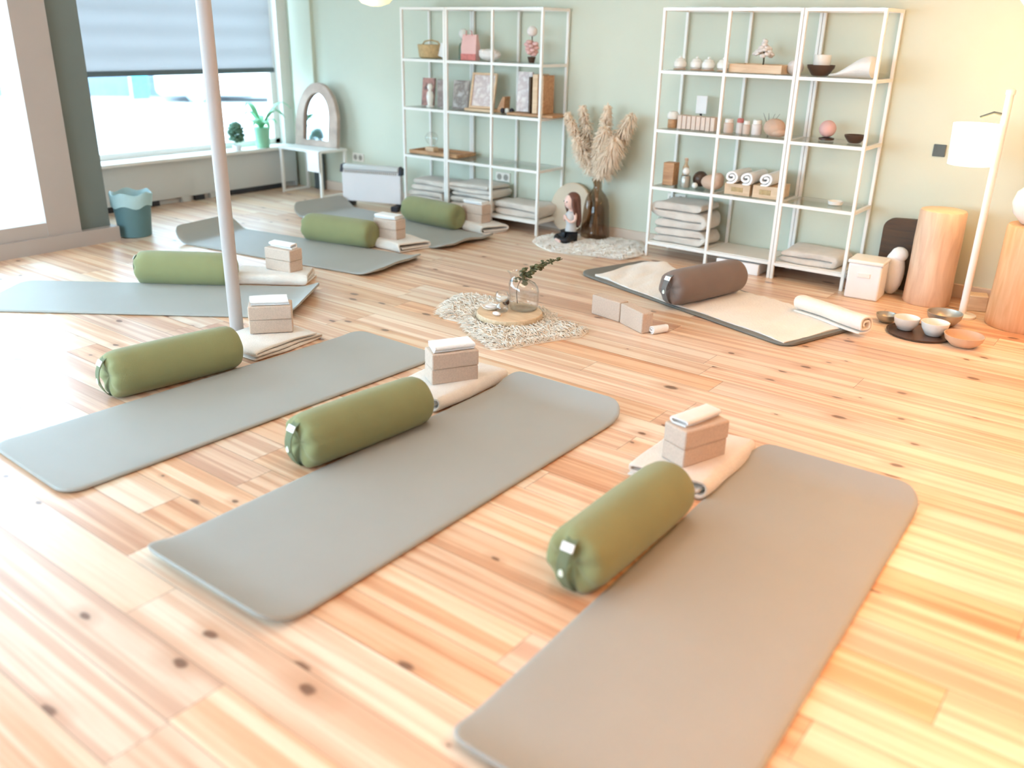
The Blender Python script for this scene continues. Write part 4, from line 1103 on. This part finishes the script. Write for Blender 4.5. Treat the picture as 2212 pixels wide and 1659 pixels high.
tbx, tby, tz = -7.06, 5.98, .46
mt_ = thing('side_table', 'small white metal table under the arched mirror', 'table', (tbx, tby, 0))
MB().box((0, 0, tz - .012), (.62, .36, .024)).build('tabletop', 'white_paint', mt_, bevel=.004)
for x in (-.29, .29):
    for y in (-.16, .16):
        MB().box((x, y, (tz - .024) / 2), (.024, .024, tz - .024)).build('leg', 'metal_white', mt_, smooth=False)
    MB().box((x, 0, .014), (.022, .296, .022)).build('floor_rail', 'metal_white', mt_, smooth=False)
am = thing('arched_mirror', 'arched mirror in a whitewashed driftwood frame on the white table', 'mirror', (tbx - .02, tby + .08, tz), rot=(R(-7), 0, R(6)))
def arch_pts(w_, h_, n=20):
    P = [(-w_ / 2, 0)]
    for i in range(n + 1):
        a = pi - pi * i / n
        P.append((w_ / 2 * cos(a) * (1 if True else 1), h_ - w_ * .72 + w_ * .72 * sin(a)))
    P.append((w_ / 2, 0)); return P
o_, i_ = arch_pts(.56, .61), [(x, z + .06) for x, z in arch_pts(.33, .45)]
k = len(o_)
V = [(x, -.025, z) for x, z in o_] + [(x, -.03, z) for x, z in i_] + [(x, .025, z) for x, z in o_] + [(x, .02, z) for x, z in i_]
F = []
for j in range(k):
    q = (j + 1) % k
    F += [(j, q, k + q, k + j), (2 * k + j, 3 * k + j, 3 * k + q, 2 * k + q), (j, 2 * k + j, 2 * k + q, q), (k + j, k + q, 3 * k + q, 3 * k + j)]
MB().add(V, F).build('frame', 'arch', am, angle=30, bevel=.004)
MB().add([(x, .0, z) for x, z in i_] + [(x, .008, z) for x, z in i_], [tuple(range(k)), tuple(range(2 * k - 1, k - 1, -1))] + [(j, (j + 1) % k, k + (j + 1) % k, k + j) for j in range(k)]).build('mirror_glass', 'mirror', am, smooth=False)
L_('slate_board', box((0, 0, .19), (.14, .03, .38)), 'grey_blue', 'dark slate panel standing against the wall behind the white table', 'panel', (-7.235, 6.20, 0), bevel=.004)
cl = ribbon([(-.075, .17), (-.07, .14), (-.072, .09), (-.068, .04), (-.07, 0)], .006, .20, seed=91, wob=.003)
L_('hanging_cloth', box((0, 0, -.10), (.17, .008, .20)), 'paper', 'white sheet hanging down at the end of the white table', 'sheet', (tbx + .22, tby - .190, tz - .003), bevel=.003)

def wall_socket(x, z, label, gangs=2):
    s_ = thing('wall_socket', label, 'socket', (x, YB, z), group='white wall sockets')
    MB().box((0, -.006, 0), (.081 * gangs - .004, .012, .082)).build('plate', 'socket', s_, bevel=.004)
    for i in range(gangs):
        cx = (i - (gangs - 1) / 2) * .072
        c = MB()
        for (r0, y0), (r1, y1) in [((.027, -.0125), (.024, -.0135)), ((.024, -.0135), (.022, -.0128)), ((.022, -.0128), (.0, -.0128))]:
            ra = [(cx + r0 * cos(2 * pi * j / 24), y0, r0 * sin(2 * pi * j / 24)) for j in range(24)]
            rb = [(cx + max(r1, .0005) * cos(2 * pi * j / 24), y1, max(r1, .0005) * sin(2 * pi * j / 24)) for j in range(24)]
            c.rings([ra, rb], cap=False)
        so = c.build('socket_cup', 'socket_hole', s_)
        h_ = MB()
        for q in (-.0095, .0095): h_.ellipsoid((cx + q, -.0132, 0), (.0028, .0008, .0028), 8, 5)
        h_.build('socket_holes', 'dark_slot', so)
wall_socket(-4.847, .372, 'white double socket on the wall above the folded blankets')
wall_socket(-6.695, .368, 'white double socket on the wall above the heater')
wall_socket(-3.13, .388, 'white double socket behind the puffy blanket pair')
ws = MB().tube([(0, 0, 0), (-.04, -.012, -.08), (-.07, -.012, -.16), (-.075, -.012, -.24), (-.05, -.012, -.31)], .004, 6)
L_('power_cord', ws, 'socket', 'thin white cord hanging on the wall beside the puffy blankets', 'cord', (-3.20, YB - .008, .38))
L_('wall_switch', box((0, -.006, 0), (.075, .012, .075)), 'grey_blue', 'small grey switch on the wall between the shelf and the floor lamp', 'switch', (-1.31, YB, .92), bevel=.004)

bn = thing('waste_bin', 'teal bin with a pale bag beside the grey pillar', 'bin', (-6.60, 3.72, 0))
MB().lathe([(.115, 0), (.122, .006), (.145, .29), (.150, .295), (.143, .297), (.115, .02), (0, .016)], 32).build('bucket', 'teal', bn)
bgb = MB(); rs = []
for z, r in [(.24, .150), (.30, .156), (.335, .160), (.345, .150), (.33, .138), (.27, .130)]:
    rs.append([(r * (1 + .03 * sin(7 * a + z * 40)) * cos(a), r * (1 + .03 * sin(7 * a + z * 40)) * sin(a), z + .012 * sin(5 * a)) for a in [2 * pi * j / 36 for j in range(36)]])
bgb.rings(rs, cap=False).build('bag', 'teal_light', bn, angle=80)

# plants on the sill
pz = .4305
p1 = thing('potted_plant', 'round dark leaved plant on the window sill', 'plant', (-7.56, 5.45, pz))
MB().lathe([(.035, 0), (.045, .05), (.042, .05), (.03, .04), (0, .038)], 20).build('pot', 'pot_white', p1)
lv = MB(); rr = random.Random(5)
for i in range(170):
    a, e = rr.uniform(0, 6.28), rr.uniform(-.7, 1.4)
    lv.ellipsoid((.07 * cos(a) * cos(e), .06 * sin(a) * cos(e), .155 + .09 * sin(e)), (.032, .026, .007), 8, 5, M=Matrix.Rotation(a, 3, 'Z') @ Matrix.Rotation(-e, 3, 'Y'))
lv.build('foliage', 'leaf_dark', p1, angle=80)
p2 = thing('potted_palm', 'pale green palm in a mint pot on the window sill', 'plant', (-7.56, 5.76, pz))
MB().lathe([(.06, 0), (.066, .004), (.082, .20), (.078, .20), (.06, .19), (0, .188)], 28).build('pot', 'pot_green', p2)
lv = MB()
for i in range(11):
    a = 2 * pi * i / 11 + .2; ln = rr.uniform(.20, .34); hh = rr.uniform(.12, .30)
    rs = []
    for k in range(9):
        t = k / 8; c = Vector((cos(a) * ln * t, sin(a) * ln * t, .19 + hh * sin(pi * .62 * t) - .10 * t * t))
        wv_ = .034 * sin(pi * (.08 + .9 * t)); sd_ = Vector((-sin(a), cos(a), 0)) * wv_
        rs.append([c - sd_ - Vector((0, 0, .004)), c + Vector((0, 0, .002)), c + sd_ - Vector((0, 0, .004)), c - Vector((0, 0, .003))])
    lv.rings(rs)
lv.build('fronds', 'leaf_pale', p2, angle=80)

# ------------------------------------------------------------------ lamp corner
fl_ = thing('floor_lamp', 'white floor lamp with a glowing drum shade on its pole', 'lamp', (-.905, 5.80, 0))
MB().lathe([(.078, 0), (.080, .004), (.080, .014), (.02, .022), (.012, .03)], 32).build('base', 'metal_white', fl_)
MB().lathe([(.021, .02), (.021, 1.31)], 16).build('pole', 'metal_white', fl_)
MB().lathe([(.026, 1.30), (.026, 1.325), (.01, 1.332)], 16).build('pole_cap', 'metal_white', fl_)
MB().tube([(0, 0, 1.19), (-.06, -.01, 1.20), (-.125, -.02, 1.17)], .008, 8).build('arm', 'grey_blue', fl_)
MB().lathe([(.112, .905), (.118, .905), (.128, 1.135), (.122, 1.135)], 36, (-.13, -.02, 0), cap=False).build('lamp_shade', 'warm_shade', fl_)
MB().ellipsoid((-.13, -.02, 1.03), (.03, .03, .045), 14, 10).build('bulb', 'warm_globe', fl_)
st = thing('wooden_stump', 'tall round wooden stump in front of the dark panel', 'stump', (-1.16, 5.99, 0))
MB().lathe([(.135, 0), (.142, .01), (.138, .2), (.140, .4), (.137, .585), (.130, .595)], 36).build('trunk', 'stump', st)
MB().lathe([(.130, .5952), (.120, .598), (0, .598)], 36, cap=False).build('cut_top', 'wood_pale', st)
st = thing('wooden_stump', 'thick orange wooden stump at the picture edge carrying a white vase', 'stump', (-.59, 5.83, 0))
MB().lathe([(.185, 0), (.192, .012), (.186, .3), (.184, .585), (.176, .597)], 40).build('trunk', 'stump_o', st)
MB().lathe([(.176, .5972), (.16, .60), (0, .60)], 40, cap=False).build('cut_top', 'stump_o', st)
L_('white_vase', lathe((.05, 0), (.07, .006), (.12, .06), (.135, .12), (.12, .18), (.07, .225), (.05, .24), (.046, .24), (.06, .21), n=32), 'white_glaze', 'round white vase standing on the thick orange stump', 'vase', (-.64, 5.81, .601))
dp = MB(); P = []
for x, z, r_ in [(.20, 0, 0), (.20, .50, .04), (-.20, .44, .07), (-.20, 0, 0)]:
    pass
pts2 = [(-.20, 0), (.22, 0), (.22, .49)] + [(-.20 + .07 - .07 * sin(a) if False else -.13 - .07 * sin(a), .40 + .07 * cos(a)) for a in [pi / 2 * i / 6 for i in range(7)]]
k = len(pts2)
dp.add([(x, -.02, z) for x, z in pts2] + [(x, .02, z) for x, z in pts2], [tuple(range(k)), tuple(range(2 * k - 1, k - 1, -1))] + [(j, (j + 1) % k, k + (j + 1) % k, k + j) for j in range(k)])
L_('dark_board', dp, 'wood_dark', 'dark brown panel with a rounded corner leaning on the wall behind the stump', 'panel', (-1.35, 6.205, 0), angle=50)
wb = thing('storage_box', 'white plastic storage box on the floor beside the shelf end', 'box', (-1.515, 5.86, 0), R(3))
MB().box((0, 0, .115), (.21, .20, .23)).build('body', 'paper', wb, bevel=.012)
MB().box((0, 0, .242), (.222, .212, .024)).build('lid', 'white_glaze', wb, bevel=.008)
MB().box((0, -.103, .16), (.08, .008, .03)).build('handle', 'white_glaze', wb, bevel=.003)
wr = MB(); rr = random.Random(15)
wr.ellipsoid((0, 0, .15), (.07, .06, .15), 18, 12); wr.ellipsoid((.02, 0, .27), (.055, .05, .05), 14, 8)
L_('white_bundle', wr, 'towel', 'soft white bundle standing behind the storage box', 'bundle', (-1.40, 6.03, 0))
L_('wooden_block', box((0, 0, .05), (.14, .10, .10)), 'wood_pale', 'low pale wooden block on the floor between the two stumps', 'block', (-.885, 6.02, 0), rz=.3, bevel=.006)
SB = 'bowls on the floor by the stumps'
def bowl(x, y, r, h, mat, label, z=0):
    L_('bowl', lathe((r * .45, 0), (r * .6, .004), (r * .92, h * .55), (r, h), (r * .95, h), (r * .86, h * .55), (r * .5, .010), (.001, .008), n=36), mat, label, 'bowl', (x, y, z), SB)
bowl(-1.235, 5.37, .062, .05, 'grey_metal', 'small grey metal bowl on the floor, set apart from the white ones')
L_('dark_tray', lathe((.16, 0), (.175, .004), (.178, .014), (.170, .014), (.165, .008), (.001, .007), n=40), 'brown_dark', 'flat dark round tray under the two white bowls', 'tray', (-1.02, 5.26, 0))
bowl(-1.10, 5.27, .072, .075, 'white_glaze', 'white bowl on the dark tray, close to the grey metal bowl', .0075)
bowl(-.945, 5.265, .076, .080, 'white_glaze', 'white bowl on the dark tray, close to the sand bowl', .0075)
bowl(-.955, 5.55, .100, .075, 'grey_metal', 'wide pale grey bowl behind the white bowls')
bowl(-.775, 5.20, .105, .065, 'tan_glaze', 'sand coloured bowl beside the dark tray')

def pendant(name, label, c, r, shade, glow):
    t = thing(name, label, 'lamp', c)
    MB().lathe([(r * .25, 0), (r * .7, .02 * r / .14), (r * .97, r * .45), (r, r * .75), (r * .85, r * 1.25), (r * .4, r * 1.65), (r * .15, r * 1.72)], 32).build('globe', shade, t)
    MB().lathe([(.02, r * 1.70), (.022, r * 1.9), (.006, r * 2.0)], 16).build('socket', 'white_glaze', t)
    MB().lathe([(.003, r * 2.0), (.003, ZC - c[2])], 8).build('cord', 'white_glaze', t)
    return t
pendant('pendant_lamp', 'yellow glowing pendant lamp above the far shelf', (-5.30, 5.2, 1.735), .15, 'yellow_shade', 1)
pendant('pendant_lamp', 'warm bright pendant lamp in the upper corner above the floor lamp', (-.80, 5.6, 1.73), .14, 'warm_globe', 1)

# ------------------------------------------------------------------ the street outside
struct(MB().box((-24, 4, -.16), (34, 60, .1)).build('ground', 'street', smooth=False))
bd = thing('building', 'blue grey building across the street seen under the blind', 'building', (-24.5, 8.4, -.11), R(53))
MB().box((0, 1.5, 3), (16, 3, 6)).build('wall', 'facade_blue', bd, smooth=False)
MB().box((0, -.02, .35), (16, .06, .7)).build('base_band', 'facade_dark', bd, smooth=False)
for i in range(4):
    MB().box((-6 + 4 * i, -.03, 1.7), (2.4, .08, .9)).build('window', 'facade_dark', bd, smooth=False)
vn = thing('parked_van', 'white parked van seen through the window beside the pole', 'van', (-18.6, 14.2, -.11), R(53))
MB().box((0, 0, 1.3), (4.6, 1.8, 2.3)).build('body', 'stone_wall', vn, bevel=.15)
MB().box((1.9, 0, 1.6), (.9, 1.82, .5)).build('windscreen', 'facade_dark', vn, bevel=.1)
for x in (-1.4, 1.4):
    for y in (-.82, .82):
        MB().tube([(x, y - .1, .26), (x, y + .1, .26)], .26, 20).build('wheel', 'facade_blue', vn)
bf = thing('street_banner', 'teal banner on a pole outside the window', 'banner', (-13.9, 8.1, -.11))
MB().lathe([(.16, 0), (.16, .03), (.02, .05), (.02, 1.75)], 16).build('pole', 'grey_metal', bf)
MB().box((.0, .16, 1.12), (.02, .30, 1.15)).build('cloth', 'banner', bf, bevel=.004)

# ------------------------------------------------------------------ light
wd = bpy.data.worlds.new('World'); S.world = wd; wd.use_nodes = True
nt = wd.node_tree
bgn = nt.nodes['Background']; bgn.inputs[0].default_value = (.56, .79, 1.0, 1); bgn.inputs[1].default_value = 18.5

def light(name, typ, loc, energy, col, **kw):
    l = bpy.data.lights.new(name, typ); l.energy = energy; l.color = col
    for k, v in kw.items():
        if k not in ('rot', 'portal'): setattr(l, k, v)
    o = bpy.data.objects.new(name, l); COL.objects.link(o); o.location = loc
    if 'rot' in kw: o.rotation_euler = kw['rot']
    if kw.get('portal'): l.cycles.is_portal = True
    return o
light('window_portal', 'AREA', (XW - .3, 4.84, 1.45), 1, (1, 1, 1), shape='RECTANGLE', size=2.5, size_y=2.1, rot=(0, R(-90), 0), portal=True)
light('shopfront_portal', 'AREA', (XG - .12, .35, 1.3), 1, (1, 1, 1), shape='RECTANGLE', size=2.35, size_y=5.5, rot=(0, R(-90), 0), portal=True)
light('rear_fill_portal', 'AREA', (-4.25, YR - .22, 1.45), 1, (1, 1, 1), shape='RECTANGLE', size=4.4, size_y=2.0, rot=(R(90), 0, 0), portal=True)
light('floor_lamp_light', 'POINT', (-1.035, 5.78, 1.03), 16, (1, .60, .24), shadow_soft_size=.05)
light('pendant_light', 'POINT', (-.80, 5.35, 1.66), 20, (1, .58, .22), shadow_soft_size=.12)
light('yellow_pendant_light', 'POINT', (-5.30, 5.05, 1.66), 4, (1, .76, .36), shadow_soft_size=.12)
# unseen warm fill added under the ceiling to tint the lamp side orange
for x, y, e in ((.7, 4.6, 48), (1.0, 2.4, 50), (.9, .4, 42)):
    light('ceiling_fill_light', 'AREA', (x, y, ZC - .03), e, (1, .44, .11), shape='DISK', size=1.2, spread=R(100))
light('ceiling_fill_light', 'AREA', (-2.2, 3.4, ZC - .03), 34, (1, .86, .70), shape='DISK', size=1.4)  # unseen fill added over the middle of the room, no fixture there

# ------------------------------------------------------------------ camera
F_PX, PITCH, ROLL, HC, YAW = 1890.5, .3828, .021, 1.5745, -.6443
cam = bpy.data.cameras.new('Camera'); co = bpy.data.objects.new('Camera', cam); COL.objects.link(co)
cam.sensor_width = 36; cam.lens = 36 * F_PX / 2212; cam.clip_start = .05; cam.clip_end = 200
# camera frame in solver axes (x right, y ahead, z up), then turned into room axes
c, s_ = cos(PITCH), sin(PITCH)
right = Vector((1, 0, 0)); up = Vector((0, s_, c)); back = Vector((0, -c, s_))
r2 = right * cos(ROLL) - up * sin(ROLL) * -1 * -1 if False else right * cos(ROLL) - up * (-sin(ROLL)) * -1 if False else None
r2 = right * cos(ROLL) + up * sin(ROLL); u2 = -right * sin(ROLL) + up * cos(ROLL)
dx = Vector((cos(YAW), sin(YAW), 0)); dn = Vector((-sin(YAW), cos(YAW), 0))
def room(v): return Vector((v.dot(dx), v.dot(dn), v.z))
r2, u2, back = room(r2), room(u2), room(back)
co.matrix_world = Matrix(((r2.x, u2.x, back.x, 0), (r2.y, u2.y, back.y, 0), (r2.z, u2.z, back.z, HC), (0, 0, 0, 1)))
cam.dof.use_dof = True; cam.dof.focus_distance = 4.6; cam.dof.aperture_fstop = 1.2
S.camera = co

S.view_settings.view_transform = 'Standard'
S.view_settings.look = 'None'
S.view_settings.gamma = 1
S.view_settings.exposure = -.62
S.view_settings.use_curve_mapping = False
S.cycles.use_denoising = True
S.cycles.use_adaptive_sampling = True
S.cycles.adaptive_threshold = .1
S.cycles.adaptive_min_samples = 16
S.cycles.max_bounces = 5
S.cycles.transparent_max_bounces = 14
S.cycles.sample_clamp_indirect = 8
S.cycles.caustics_reflective = False
S.cycles.caustics_refractive = False
